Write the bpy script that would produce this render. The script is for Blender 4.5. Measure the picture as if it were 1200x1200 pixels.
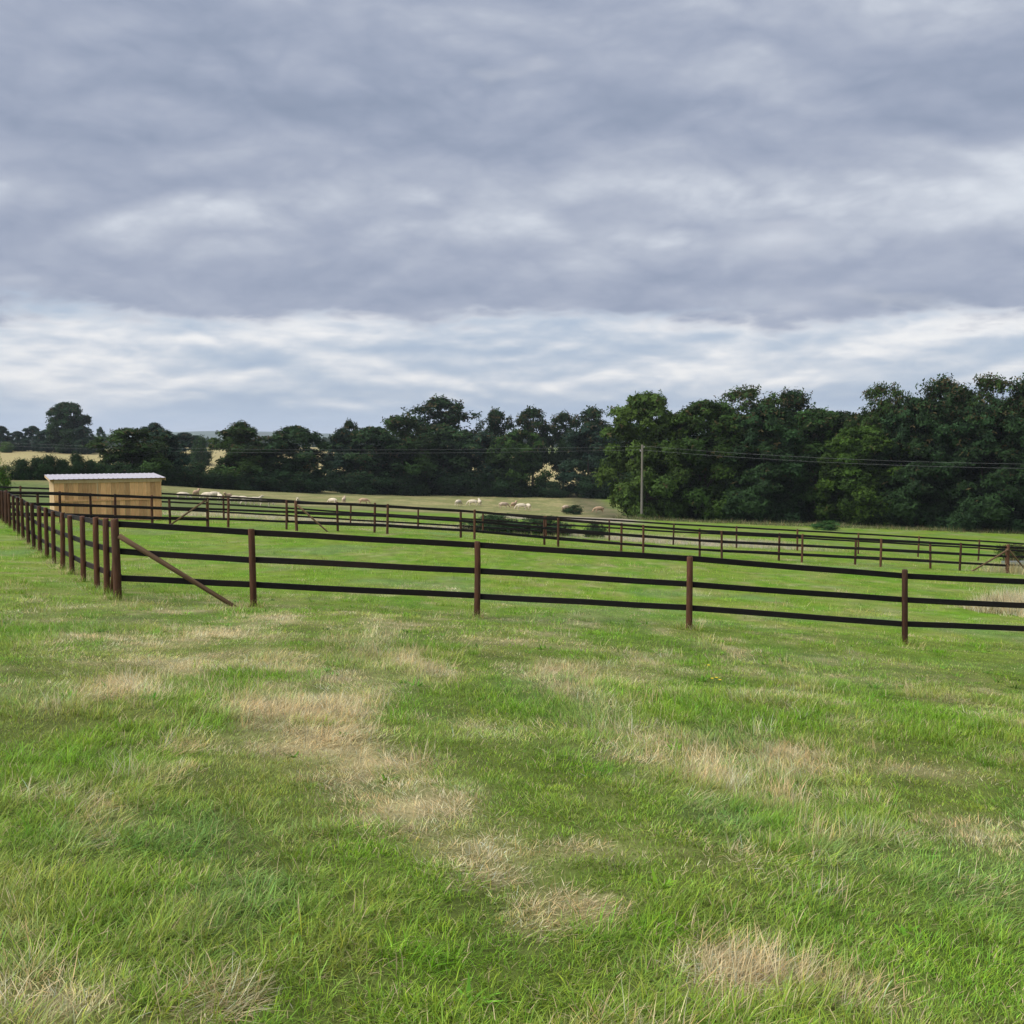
import bpy, bmesh, math, random
import numpy as np
from mathutils import Vector, Matrix, Euler

for o in list(bpy.data.objects):
    bpy.data.objects.remove(o, do_unlink=True)
scene = bpy.context.scene
COL = scene.collection
R = math.radians

# ------------------------------------------------------------------ camera
EYE = 1.65
FPX = 1200.0                                   # focal length in photo pixels (photo is 1200 wide)
PITCH = math.atan(85.0 / 1200.0)               # camera looks slightly down, horizon at photo row 515
cd = bpy.data.cameras.new("camera")
cd.sensor_width = 36.0
cd.lens = 36.0
cd.clip_start = 0.05
cd.clip_end = 30000.0
cam = bpy.data.objects.new("camera", cd)
COL.objects.link(cam)
cam.location = (0, 0, EYE)
cam.rotation_euler = (math.pi / 2 - PITCH, 0, 0)
scene.camera = cam

# ------------------------------------------------------------------ light
SUN_EL, SUN_AZ = R(52), R(-108)                 # soft light through cloud, from the left
world = bpy.data.worlds.new("World")
scene.world = world
world.use_nodes = True


def build_sky():
    nt = world.node_tree
    N, L = nt.nodes, nt.links
    N.clear()

    def nd(t, **kw):
        n = N.new(t)
        for k, v in kw.items():
            setattr(n, k, v)
        return n

    def val(sock, v):
        if hasattr(v, "is_output") or isinstance(v, bpy.types.NodeSocket):
            L.new(v, sock)
        else:
            sock.default_value = v

    def mth(op, a, b=0.0, c=None, clamp=False):
        n = nd('ShaderNodeMath', operation=op, use_clamp=clamp)
        val(n.inputs[0], a); val(n.inputs[1], b)
        if c is not None:
            val(n.inputs[2], c)
        return n.outputs[0]

    def mapr(v, a, b, lo=0.0, hi=1.0, smooth=True):
        n = nd('ShaderNodeMapRange', interpolation_type='SMOOTHSTEP' if smooth else 'LINEAR')
        val(n.inputs[0], v)
        n.inputs[1].default_value = a; n.inputs[2].default_value = b
        n.inputs[3].default_value = lo; n.inputs[4].default_value = hi
        return n.outputs[0]

    def noise(vec, scale, detail, rough, w=0.0, dist=0.0):
        n = nd('ShaderNodeTexNoise', noise_dimensions='3D')
        val(n.inputs['Vector'], vec)
        n.inputs['Scale'].default_value = scale
        n.inputs['Detail'].default_value = detail
        n.inputs['Roughness'].default_value = rough
        n.inputs['Distortion'].default_value = dist
        return n.outputs[0]

    def comb(x, y, z):
        n = nd('ShaderNodeCombineXYZ')
        val(n.inputs[0], x); val(n.inputs[1], y); val(n.inputs[2], z)
        return n.outputs[0]

    def mix(f, a, b):
        n = nd('ShaderNodeMix', data_type='RGBA')
        val(n.inputs[0], f); val(n.inputs[6], a); val(n.inputs[7], b)
        return n.outputs[2]

    tc = nd('ShaderNodeTexCoord')
    sep = nd('ShaderNodeSeparateXYZ')
    L.new(tc.outputs['Generated'], sep.inputs[0])
    x, y, z = sep.outputs
    zc = mth('MAXIMUM', z, 0.0)
    # cloud deck: heaped layers, wider than tall
    def dirv(sx, sz, off, dz=0.0):
        return comb(mth('MULTIPLY', x, sx), mth('MULTIPLY_ADD', y, sx, off), mth('MULTIPLY_ADD', zc, sz, off * 1.7 + dz))
    def puffs(vec, octs):
        """heaped, cauliflower-like lumps: high in the middle of a lump, 0 in the creases"""
        tot = None
        for k in range(octs):
            n = noise(vec, 0.9 * 2.15 ** k, 0.0, 0.5)
            a_ = mth('ABSOLUTE', mth('MULTIPLY_ADD', n, 2.0, -1.0))
            a_ = mth('MULTIPLY', a_, 1.5 * 0.52 ** k)
            tot = a_ if tot is None else mth('ADD', tot, a_)
        return tot

    def warp(vec, sc, amt):
        n = nd('ShaderNodeTexNoise', noise_dimensions='3D')
        val(n.inputs['Vector'], vec)
        n.inputs['Scale'].default_value = sc; n.inputs['Detail'].default_value = 1.0
        v1 = nd('ShaderNodeVectorMath', operation='SUBTRACT'); L.new(n.outputs['Color'], v1.inputs[0]); v1.inputs[1].default_value = (0.5, 0.5, 0.5)
        v2 = nd('ShaderNodeVectorMath', operation='SCALE'); L.new(v1.outputs[0], v2.inputs[0]); v2.inputs['Scale'].default_value = amt
        v3 = nd('ShaderNodeVectorMath', operation='ADD'); val(v3.inputs[0], vec); L.new(v2.outputs[0], v3.inputs[1])
        return v3.outputs[0]

    def lift(vec, dz):
        v3 = nd('ShaderNodeVectorMath', operation='ADD'); val(v3.inputs[0], vec); v3.inputs[1].default_value = (0, 0, dz)
        return v3.outputs[0]

    big = noise(dirv(1.5, 10.5, SEED_A), 1.0, 2.0, 0.45)
    wv = warp(dirv(5.4, 12.0, SEED_B), 1.2, 0.25)
    pf = puffs(wv, 5)
    pf_up = puffs(lift(wv, 0.20), 3)
    mid = noise(dirv(5.2, 14.0, SEED_B), 1.0, 4.0, 0.52)
    relief = mth('SUBTRACT', pf, pf_up)                        # lumps are lighter along their upper edge
    s = mth('ADD', mth('MULTIPLY', big, 0.54), mth('MULTIPLY', mid, 0.30))
    s = mth('ADD', s, mth('MULTIPLY', pf, 0.065))
    s = mth('ADD', s, 0.042)
    s = mth('ADD', s, mth('MULTIPLY', relief, PUFF))
    ramp = nd('ShaderNodeValToRGB')
    cr = ramp.color_ramp
    cr.interpolation = 'B_SPLINE'
    cr.elements[0].position = 0.33; cr.elements[0].color = (0.258, 0.312, 0.425, 1)
    cr.elements[1].position = 0.72; cr.elements[1].color = (0.73, 0.775, 0.84, 1)
    e = cr.elements.new(0.42); e.color = (0.318, 0.370, 0.490, 1)
    e = cr.elements.new(0.50); e.color = (0.378, 0.426, 0.542, 1)
    e = cr.elements.new(0.57); e.color = (0.445, 0.492, 0.595, 1)
    e = cr.elements.new(0.64); e.color = (0.548, 0.595, 0.685, 1)
    L.new(s, ramp.inputs[0])
    # between the heaps a paler, higher layer shows through with ragged edges
    gap = mth('ADD', noise(dirv(2.6, 11.0, SEED_C), 1.0, 4.0, 0.5), mth('MULTIPLY', pf, -0.16))
    gm = mapr(gap, 0.50, 0.64)
    deck = mix(mth('MULTIPLY', gm, 0.34), ramp.outputs[0], (0.78, 0.80, 0.85, 1))
    # far, brighter band under the edge of the deck: small heaped clouds, white on top
    b1 = noise(dirv(3.2, 22.0, 2.0), 1.0, 4.0, 0.55)
    wb = warp(dirv(8.5, 26.0, 6.0), 1.1, 0.30)
    b2 = puffs(wb, 5)
    b3 = puffs(lift(wb, 0.22), 3)
    bs = mth('ADD', mth('MULTIPLY', b1, 0.80), mth('MULTIPLY', mth('SUBTRACT', b2, b3), 0.16))
    bs = mth('ADD', bs, 0.09)
    bs = mth('ADD', bs, mapr(zc, 0.030, 0.105, 0.03, 0.150))   # whitest just under the edge of the deck
    ramp2 = nd('ShaderNodeValToRGB')
    c2 = ramp2.color_ramp
    c2.interpolation = 'B_SPLINE'
    c2.elements[0].position = 0.38; c2.elements[0].color = (0.40, 0.50, 0.66, 1)
    c2.elements[1].position = 0.74; c2.elements[1].color = (1.0, 0.99, 0.99, 1)
    e = c2.elements.new(0.48); e.color = (0.46, 0.555, 0.70, 1)
    e = c2.elements.new(0.56); e.color = (0.56, 0.635, 0.75, 1)
    e = c2.elements.new(0.65); e.color = (0.76, 0.795, 0.86, 1)
    L.new(bs, ramp2.inputs[0])
    # the clear Nishita sky shows, thinly, between these far clouds
    sky = nd('ShaderNodeTexSky', sky_type='NISHITA')
    sky.sun_disc = False
    sky.sun_elevation = SUN_EL
    sky.sun_rotation = SUN_AZ
    sky.air_density = 1.2
    sky.dust_density = 2.0
    skc = nd('ShaderNodeVectorMath', operation='SCALE')
    L.new(sky.outputs[0], skc.inputs[0]); skc.inputs['Scale'].default_value = 0.10
    far = mix(0.12, ramp2.outputs[0], skc.outputs[0])
    low = mix(mapr(zc, 0.0, 0.045), (0.47, 0.575, 0.735, 1), far)
    edge = mth('ADD', zc, mth('MULTIPLY', mth('SUBTRACT', b1, 0.5), 0.060))
    edge = mth('ADD', edge, mth('MULTIPLY', mth('SUBTRACT', b2, 0.45), 0.022))
    f = mapr(edge, 0.106, 0.126)
    allc = mix(f, low, deck)
    bg = nd('ShaderNodeBackground')
    L.new(allc, bg.inputs[0])
    bg.inputs[1].default_value = SKY_STRENGTH
    out = nd('ShaderNodeOutputWorld')
    L.new(bg.outputs[0], out.inputs[0])


EXPOSURE = 1.75
SEED_A, SEED_B, SEED_C = 12.5, 15.8, 7.9
PUFF = 0.105
SKY_STRENGTH = 1.0 / 2 ** EXPOSURE             # cloud colours above are as displayed
build_sky()
sd = bpy.data.lights.new("sun", 'SUN')
sd.energy = 1.5
sd.angle = R(70)
sd.color = (1.0, 0.97, 0.92)
sun = bpy.data.objects.new("sun", sd)
COL.objects.link(sun)
sdir = Vector((math.sin(SUN_AZ) * math.cos(SUN_EL), math.cos(SUN_AZ) * math.cos(SUN_EL), math.sin(SUN_EL)))
sun.rotation_euler = (-sdir).to_track_quat('-Z', 'Y').to_euler()
sun.location = (0, 0, 60)

scene.render.engine = 'CYCLES'
scene.view_settings.view_transform = 'Standard'
scene.view_settings.look = 'None'
scene.view_settings.gamma = 1.0
scene.view_settings.use_curve_mapping = False
scene.view_settings.exposure = EXPOSURE
scene.cycles.max_bounces = 4
scene.cycles.diffuse_bounces = 3
scene.cycles.transparent_max_bounces = 4
scene.cycles.volume_bounces = 0

# ------------------------------------------------------------------ helpers
rng = np.random.default_rng(7)
rnd = random.Random(11)


def ray(px, py):
    u = 600.0 - py
    c, s = math.cos(PITCH), math.sin(PITCH)
    return ((px - 600.0), FPX * c + u * s, -FPX * s + u * c)


def at(px, py, Y):
    """world point on the ray through a photo pixel at forward distance Y"""
    a, b, c = ray(px, py)
    k = Y / b
    return (a * k, Y, EYE + c * k)


def xat(px, Y, py=600):
    a, b, c = ray(px, py)
    return a * Y / b


# smooth value noise on numpy arrays
def _hash(ix, iy, seed):
    h = (ix.astype(np.int64) * 374761393 + iy.astype(np.int64) * 668265263 + seed * 1442695040888963) & 0x7fffffff
    h = ((h ^ (h >> 13)) * 1274126177) & 0x7fffffff
    return ((h ^ (h >> 16)) & 0xffff) / 65535.0


def vnoise(x, y, seed=0):
    x = np.asarray(x, float); y = np.asarray(y, float)
    ix = np.floor(x).astype(np.int64); iy = np.floor(y).astype(np.int64)
    fx = x - ix; fy = y - iy
    fx = fx * fx * (3 - 2 * fx); fy = fy * fy * (3 - 2 * fy)
    a = _hash(ix, iy, seed); b = _hash(ix + 1, iy, seed)
    c = _hash(ix, iy + 1, seed); d = _hash(ix + 1, iy + 1, seed)
    return (a * (1 - fx) + b * fx) * (1 - fy) + (c * (1 - fx) + d * fx) * fy


def fbm(x, y, seed=0, oct=4, gain=0.5):
    s = 0; a = 1; t = 0
    for i in range(oct):
        s = s + a * vnoise(x * 2 ** i + 17.3 * i, y * 2 ** i - 9.1 * i, seed + i)
        t += a; a *= gain
    return s / t


def sstep(a, b, x):
    t = np.clip((np.asarray(x, float) - a) / (b - a), 0, 1)
    return t * t * (3 - 2 * t)


def mesh_np(name, verts, faces, loop_per=4, smooth=False):
    """mesh from numpy: faces is (n, loop_per)"""
    me = bpy.data.meshes.new(name)
    verts = np.asarray(verts, np.float32); faces = np.asarray(faces, np.int32)
    nf = len(faces)
    me.vertices.add(len(verts)); me.vertices.foreach_set("co", verts.ravel())
    me.loops.add(nf * loop_per); me.loops.foreach_set("vertex_index", faces.ravel())
    me.polygons.add(nf)
    me.polygons.foreach_set("loop_start", np.arange(0, nf * loop_per, loop_per, dtype=np.int32))
    me.polygons.foreach_set("loop_total", np.full(nf, loop_per, dtype=np.int32))
    if smooth:
        me.polygons.foreach_set("use_smooth", np.ones(nf, dtype=bool))
    me.update(calc_edges=True)
    return me


def vcol(me, name, rgb):
    a = me.color_attributes.new(name, 'FLOAT_COLOR', 'POINT')
    rgba = np.ones((len(me.vertices), 4), np.float32)
    rgba[:, :3] = rgb
    a.data.foreach_set("color", rgba.ravel())


def obj(name, me, mat=None, parent=None):
    o = bpy.data.objects.new(name, me)
    COL.objects.link(o)
    if mat is not None and me is not None and len(me.materials) == 0:
        me.materials.append(mat)
    if parent is not None:
        o.parent = parent
    return o


def empty(name, loc=(0, 0, 0), rz=0.0):
    o = bpy.data.objects.new(name, None)
    COL.objects.link(o)
    o.location = loc
    o.rotation_euler = (0, 0, rz)
    o.empty_display_size = 0.2
    return o


def tag(o, label=None, cat=None, group=None, kind=None):
    if label: o["label"] = label
    if cat: o["category"] = cat
    if group: o["group"] = group
    if kind: o["kind"] = kind
    return o


def bm_mesh(name, bm, smooth=False):
    me = bpy.data.meshes.new(name)
    bm.to_mesh(me); bm.free()
    if smooth:
        for p in me.polygons: p.use_smooth = True
    return me


# ------------------------------------------------------------------ materials
def new_mat(name):
    m = bpy.data.materials.new(name)
    m.use_nodes = True
    nt = m.node_tree
    b = nt.nodes['Principled BSDF']
    return m, nt, b


def lk(nt, a, b): nt.links.new(a, b)


def wood_mat(name, c1, c2, c3, scale=(9, 9, 1.2), rough=0.85, bump=0.4, objvar=0.25):
    """weathered timber: grain along local Z, every piece a little different"""
    m, nt, b = new_mat(name)
    tc = nt.nodes.new('ShaderNodeTexCoord')
    oi = nt.nodes.new('ShaderNodeObjectInfo')
    add = nt.nodes.new('ShaderNodeVectorMath'); add.operation = 'ADD'
    sc = nt.nodes.new('ShaderNodeVectorMath'); sc.operation = 'SCALE'
    cmb = nt.nodes.new('ShaderNodeCombineXYZ')
    for i in range(3): lk(nt, oi.outputs['Random'], cmb.inputs[i])
    lk(nt, cmb.outputs[0], sc.inputs[0]); sc.inputs['Scale'].default_value = 37.0
    lk(nt, tc.outputs['Object'], add.inputs[0]); lk(nt, sc.outputs[0], add.inputs[1])
    mp = nt.nodes.new('ShaderNodeMapping'); mp.inputs['Scale'].default_value = scale
    lk(nt, add.outputs[0], mp.inputs[0])
    n1 = nt.nodes.new('ShaderNodeTexNoise'); n1.inputs['Scale'].default_value = 3.0
    n1.inputs['Detail'].default_value = 6; n1.inputs['Roughness'].default_value = 0.62
    lk(nt, mp.outputs[0], n1.inputs['Vector'])
    n2 = nt.nodes.new('ShaderNodeTexNoise'); n2.inputs['Scale'].default_value = 1.6
    n2.inputs['Detail'].default_value = 3
    lk(nt, add.outputs[0], n2.inputs['Vector'])
    mx = nt.nodes.new('ShaderNodeMix'); mx.data_type = 'RGBA'
    mx.inputs[6].default_value = (*c1, 1); mx.inputs[7].default_value = (*c2, 1)
    rp = nt.nodes.new('ShaderNodeMapRange'); rp.inputs[1].default_value = 0.35; rp.inputs[2].default_value = 0.68
    lk(nt, n1.outputs[0], rp.inputs[0]); lk(nt, rp.outputs[0], mx.inputs[0])
    mx2 = nt.nodes.new('ShaderNodeMix'); mx2.data_type = 'RGBA'
    mx2.inputs[7].default_value = (*c3, 1)
    rp2 = nt.nodes.new('ShaderNodeMapRange'); rp2.inputs[1].default_value = 0.5; rp2.inputs[2].default_value = 0.75
    rp2.inputs[4].default_value = 0.7
    lk(nt, n2.outputs[0], rp2.inputs[0]); lk(nt, rp2.outputs[0], mx2.inputs[0])
    lk(nt, mx.outputs[2], mx2.inputs[6])
    hsv = nt.nodes.new('ShaderNodeHueSaturation')
    rv = nt.nodes.new('ShaderNodeMapRange')
    rv.inputs[3].default_value = 1 - objvar; rv.inputs[4].default_value = 1 + objvar
    lk(nt, oi.outputs['Random'], rv.inputs[0]); lk(nt, rv.outputs[0], hsv.inputs['Value'])
    lk(nt, mx2.outputs[2], hsv.inputs['Color'])
    lk(nt, hsv.outputs[0], b.inputs['Base Color'])
    b.inputs['Roughness'].default_value = rough
    b.inputs['Specular IOR Level'].default_value = 0.25
    bp = nt.nodes.new('ShaderNodeBump'); bp.inputs['Strength'].default_value = bump
    bp.inputs['Distance'].default_value = 0.01
    lk(nt, n1.outputs[0], bp.inputs['Height']); lk(nt, bp.outputs[0], b.inputs['Normal'])
    return m


M_POST = wood_mat("creosoted_post", (0.050, 0.021, 0.011), (0.105, 0.045, 0.023), (0.065, 0.036, 0.024), bump=0.8, objvar=0.4)
M_STRAIN = wood_mat("strainer_post_wood", (0.060, 0.027, 0.015), (0.120, 0.055, 0.028), (0.085, 0.050, 0.030), bump=0.6)
M_RAIL = wood_mat("tarred_rail", (0.0045, 0.0040, 0.0042), (0.0100, 0.0072, 0.0065), (0.019, 0.010, 0.0070), rough=0.8, bump=0.5, objvar=0.45)
M_BRACE = wood_mat("brace_wood", (0.085, 0.050, 0.026), (0.165, 0.105, 0.055), (0.10, 0.075, 0.045), bump=0.5)
M_CUT = wood_mat("pale_cut_wood", (0.42, 0.29, 0.16), (0.52, 0.38, 0.22), (0.36, 0.25, 0.15))
M_LARCH = wood_mat("larch_plank", (0.54, 0.285, 0.125), (0.74, 0.445, 0.225), (0.58, 0.28, 0.135), scale=(14, 14, 1.0), bump=0.3, objvar=0.3)
M_PALE = wood_mat("pale_plank", (0.48, 0.33, 0.18), (0.60, 0.43, 0.26), (0.44, 0.28, 0.15), scale=(14, 14, 1.0), bump=0.3, objvar=0.12)
M_POLE = wood_mat("pole_wood", (0.16, 0.15, 0.13), (0.27, 0.25, 0.21), (0.20, 0.17, 0.13), bump=0.3)


def plain_mat(name, c, rough=0.6, metal=0.0, var=0.15, nscale=6.0, spec=0.4):
    m, nt, b = new_mat(name)
    tc = nt.nodes.new('ShaderNodeTexCoord')
    n = nt.nodes.new('ShaderNodeTexNoise'); n.inputs['Scale'].default_value = nscale; n.inputs['Detail'].default_value = 5
    lk(nt, tc.outputs['Object'], n.inputs['Vector'])
    hsv = nt.nodes.new('ShaderNodeHueSaturation'); hsv.inputs['Color'].default_value = (*c, 1)
    rv = nt.nodes.new('ShaderNodeMapRange'); rv.inputs[1].default_value = 0.3; rv.inputs[2].default_value = 0.7
    rv.inputs[3].default_value = 1 - var; rv.inputs[4].default_value = 1 + var
    lk(nt, n.outputs[0], rv.inputs[0]); lk(nt, rv.outputs[0], hsv.inputs['Value'])
    lk(nt, hsv.outputs[0], b.inputs['Base Color'])
    b.inputs['Roughness'].default_value = rough; b.inputs['Metallic'].default_value = metal
    b.inputs['Specular IOR Level'].default_value = spec
    return m


M_ROOF = plain_mat("roof_sheet", (0.40, 0.375, 0.41), rough=0.45, metal=0.0, var=0.06, nscale=1.5)
M_ZINC = plain_mat("galvanised_steel", (0.30, 0.34, 0.39), rough=0.45, metal=0.5, var=0.12)
M_WIRE = plain_mat("aluminium_wire", (0.22, 0.23, 0.24), rough=0.5, metal=0.2, var=0.05)
M_CERAMIC = plain_mat("insulator_glaze", (0.35, 0.33, 0.30), rough=0.3, var=0.05)
M_BARK = wood_mat("bark", (0.035, 0.028, 0.020), (0.075, 0.062, 0.048), (0.05, 0.05, 0.035), scale=(6, 6, 1.5), bump=0.8)
M_WATER = plain_mat("trough_water", (0.20, 0.24, 0.28), rough=0.1, var=0.02)
M_YEL = plain_mat("yellow_petals", (0.75, 0.55, 0.03), var=0.1)
M_STEM = plain_mat("flower_stem", (0.10, 0.20, 0.04), var=0.1)


def leaf_mat(name, attr="tint", instancer=False, rough=0.6, transl=0.35, spec=0.25):
    m, nt, b = new_mat(name)
    at_ = nt.nodes.new('ShaderNodeAttribute'); at_.attribute_name = attr
    col = at_.outputs['Color']
    if instancer:
        at_.attribute_type = 'INSTANCER'
        a2 = nt.nodes.new('ShaderNodeAttribute'); a2.attribute_name = "blade"
        mx = nt.nodes.new('ShaderNodeMix'); mx.data_type = 'RGBA'; mx.blend_type = 'MULTIPLY'
        mx.inputs[0].default_value = 1.0
        lk(nt, col, mx.inputs[6]); lk(nt, a2.outputs['Color'], mx.inputs[7])
        col = mx.outputs[2]
    else:
        oi = nt.nodes.new('ShaderNodeObjectInfo')
        mx = nt.nodes.new('ShaderNodeMix'); mx.data_type = 'RGBA'; mx.blend_type = 'MULTIPLY'
        mx.inputs[0].default_value = 1.0
        lk(nt, col, mx.inputs[6]); lk(nt, oi.outputs['Color'], mx.inputs[7])
        col = mx.outputs[2]
    lk(nt, col, b.inputs['Base Color'])
    b.inputs['Roughness'].default_value = rough
    b.inputs['Specular IOR Level'].default_value = spec
    tr = nt.nodes.new('ShaderNodeBsdfTranslucent')
    lk(nt, col, tr.inputs['Color'])
    ms = nt.nodes.new('ShaderNodeMixShader'); ms.inputs[0].default_value = transl
    lk(nt, b.outputs[0], ms.inputs[1]); lk(nt, tr.outputs[0], ms.inputs[2])
    lk(nt, ms.outputs[0], nt.nodes['Material Output'].inputs['Surface'])
    return m


M_LEAF = leaf_mat("tree_leaves", transl=0.25, rough=0.75, spec=0.12)
M_TUSS = leaf_mat("tall_grass", transl=0.35)

# ------------------------------------------------------------------ terrain
# photo pixel of a point on the ground + its distance (from fence posts 1.3 m tall, trees, pole)
CP = [
    (138, 701, 16.9), (297, 712, 17.0), (559, 723, 17.4), (808, 741, 17.8), (1062, 758, 18.2),
    (63, 661, 25.2), (34, 639, 31.5), (2, 610, 43.3),
    (348, 621, 45.0), (556, 632, 45.6), (754, 649, 46.6), (940, 660, 47.4), (1182, 671.5, 48.5),
    (60, 607.5, 50.5), (190, 608.5, 52),
    (26, 597, 57), (263, 607, 59), (411, 616, 60.5), (566, 625.6, 61), (714, 634, 61.5), (863, 642, 62),
    (1006, 649.5, 63), (1147, 656.5, 64), (1300, 667, 66), (-150, 590, 57),
    (250, 590, 105), (420, 594, 122), (560, 594, 140), (700, 600, 140), (690, 606, 100),
    (752, 609, 112), (720, 606, 122), (850, 611, 118), (1000, 613, 116), (1150, 620, 110), (1300, 625, 108),
    (240, 573, 150), (350, 576, 155), (450, 579, 172), (600, 581, 185), (700, 584, 180), (850, 590, 180), (1100, 590, 180),
    (60, 563, 115), (0, 564, 112), (-200, 565, 112), (160, 566, 130),
    (60, 547, 200), (60, 530, 290), (-200, 530, 290), (-200, 548, 200), (220, 546, 230), (220, 532, 300), (380, 549, 245), (380, 535, 310),
    (650, 556, 245), (650, 540, 310), (900, 540, 310), (1200, 545, 310),
]
pts = [at(*c) for c in CP]
pts += [(0, 0, 0.0), (-5, 0, 0.22), (5, 0, -0.22), (0, 6, -0.42), (-4, 6, -0.14), (4, 6, -0.70), (0, -25, 1.2), (-30, -10, 1.8),
        (30, -10, -0.8), (-30, 20, 0.4), (35, 22, -3.2), (70, 45, -6.5), (-60, 60, -1.2), (0, -90, 2.0), (90, -60, 0), (-90, -60, 2.5)]
PTS = np.array(pts)


def _k(r2):
    return 0.5 * r2 * np.log(r2 + 1e-9)


def tps_fit(P, lam):
    n = len(P)
    d2 = ((P[:, None, :2] - P[None, :, :2]) ** 2).sum(-1)
    A = np.zeros((n + 3, n + 3))
    A[:n, :n] = _k(d2) + lam * np.eye(n)
    A[:n, n] = 1; A[:n, n + 1:] = P[:, :2]
    A[n, :n] = 1; A[n + 1:, :n] = P[:, :2].T
    b = np.zeros(n + 3); b[:n] = P[:, 2]
    return np.linalg.solve(A, b)


_S = np.array([1.0, 1.0])
TW = tps_fit(PTS, 30.0)


def ground(x, y):
    x = np.atleast_1d(np.asarray(x, float)); y = np.atleast_1d(np.asarray(y, float))
    sh = x.shape
    xf, yf = x.ravel(), y.ravel()
    z = np.empty(len(xf))
    for i in range(0, len(xf), 20000):
        a, b = np.clip(xf[i:i + 20000], -260, 260), np.clip(yf[i:i + 20000], -110, 330)
        d2 = (a[:, None] - PTS[None, :, 0]) ** 2 + (b[:, None] - PTS[None, :, 1]) ** 2
        z[i:i + 20000] = _k(d2) @ TW[:-3] + TW[-3] + TW[-2] * a + TW[-1] * b
    rr = np.hypot(xf, yf)
    t = sstep(300, 620, rr)
    z = z * (1 - t) + (-4.0) * t
    # small tussocks and hoof-worn unevenness
    near = 1 - sstep(60, 140, rr)
    z = z + near * (0.05 * (fbm(xf * 0.9, yf * 0.9, 3, 3) - 0.5) + 0.12 * (fbm(xf * 0.22, yf * 0.22, 9, 2) - 0.5))
    return z.reshape(sh)


def gz(x, y):
    return float(ground(x, y)[0])


def hit(px, py):
    """where the ray through a photo pixel meets the ground"""
    a, b, c = ray(px, py)
    Ys = np.concatenate([np.linspace(1.5, 40, 800), np.linspace(40.2, 400, 1200)])
    xs = a / b * Ys; zs = EYE + c / b * Ys
    g = ground(xs, Ys)
    i = int(np.argmax(zs < g))
    return float(xs[i]), float(Ys[i])


# --- colour fields of the sward (real colour of the plants: lush, yellowed, dry straw)
def blob(px, py, rx, ry, w=1.0):
    x, y = hit(px, py)
    y0 = hit(px, py + ry)[1]; y1 = hit(px, py - ry)[1]
    return (x, y, rx * y / 1200.0, max(0.12, (y1 - y0) / 2), w)


DRY = [(345, 835, 70, 20), (390, 868, 65, 20), (440, 900, 60, 20), (480, 935, 70, 22), (505, 962, 75, 20), (565, 985, 55, 22), (420, 800, 60, 14, .5), (330, 775, 60, 12, .5), (460, 775, 60, 12, .4),
       (575, 1010, 30, 18), (650, 1055, 42, 24), (610, 1085, 35, 20), (860, 1175, 75, 24), (940, 1190, 80, 22), (1020, 1195, 60, 12),
       (40, 1185, 40, 18), (240, 1170, 34, 10), (150, 805, 60, 12, .6), (230, 780, 50, 10, .6), (825, 900, 34, 20, .55),
       (990, 980, 30, 10, .5), (900, 935, 25, 8, .5), (640, 790, 60, 8, .5), (290, 735, 22, 14), (560, 855, 50, 12, .4), (760, 870, 26, 7, .4),
       (1150, 985, 40, 14, .5), (260, 900, 22, 9, .5), (700, 985, 35, 12, .5), (1075, 905, 40, 8, .45), (940, 880, 40, 8, .45)]
GREEN = [(90, 900, 90, 40), (60, 985, 70, 30), (170, 985, 80, 22), (530, 1040, 40, 30), (470, 900, 40, 18), (610, 830, 60, 22), (820, 830, 60, 25),
         (890, 960, 80, 18), (560, 1140, 60, 40), (760, 1110, 60, 26), (1120, 1060, 90, 40), (1150, 1140, 60, 40), (320, 1060, 80, 30),
         (40, 740, 60, 20), (300, 790, 50, 14), (250, 850, 40, 12), (720, 745, 60, 10), (1100, 840, 90, 14)]
BLUE = [(240, 985, 110, 30), (640, 800, 45, 25), (690, 820, 30, 40), (880, 890, 40, 50), (430, 760, 20, 30), (280, 1060, 80, 50), (120, 730, 20, 20),
        (420, 930, 50, 30), (860, 960, 40, 20)]
DRYB = [blob(*b) for b in DRY]
GRNB = [blob(*b) for b in GREEN]
BLUB = [blob(*b) for b in BLUE]
TUSSOCK = [hit(1165, 712), hit(1190, 712), hit(1140, 712)]


def field(bl, x, y):
    s = np.zeros_like(x)
    wx = x + 0.35 * (fbm(x * 1.7, y * 1.7, 31, 3) - 0.5); wy = y + 0.7 * (fbm(x * 1.7, y * 1.3, 47, 3) - 0.5)
    for (cx, cy, rx, ry, w) in bl:
        s = np.maximum(s, w * np.exp(-(((wx - cx) / rx) ** 2 + ((wy - cy) / ry) ** 2)))
    return s


C_LUSH = np.array([0.150, 0.345, 0.010]); C_GRN = np.array([0.212, 0.355, 0.026]); C_YEL = np.array([0.325, 0.370, 0.080])
C_BLU = np.array([0.220, 0.325, 0.120]); C_STRAW = np.array([0.64, 0.525, 0.30]); C_BEIGE = np.array([0.52, 0.455, 0.30])
C_PAST = np.array([0.165, 0.172, 0.064]); C_TAN = np.array([0.31, 0.265, 0.125])


def fence3_y(x):
    return np.interp(x, [-60, -27.3, -16.6, -9.5, 0, 11, 30, 60], [54.5, 57, 59, 60.5, 61, 61.7, 64, 67])


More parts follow.
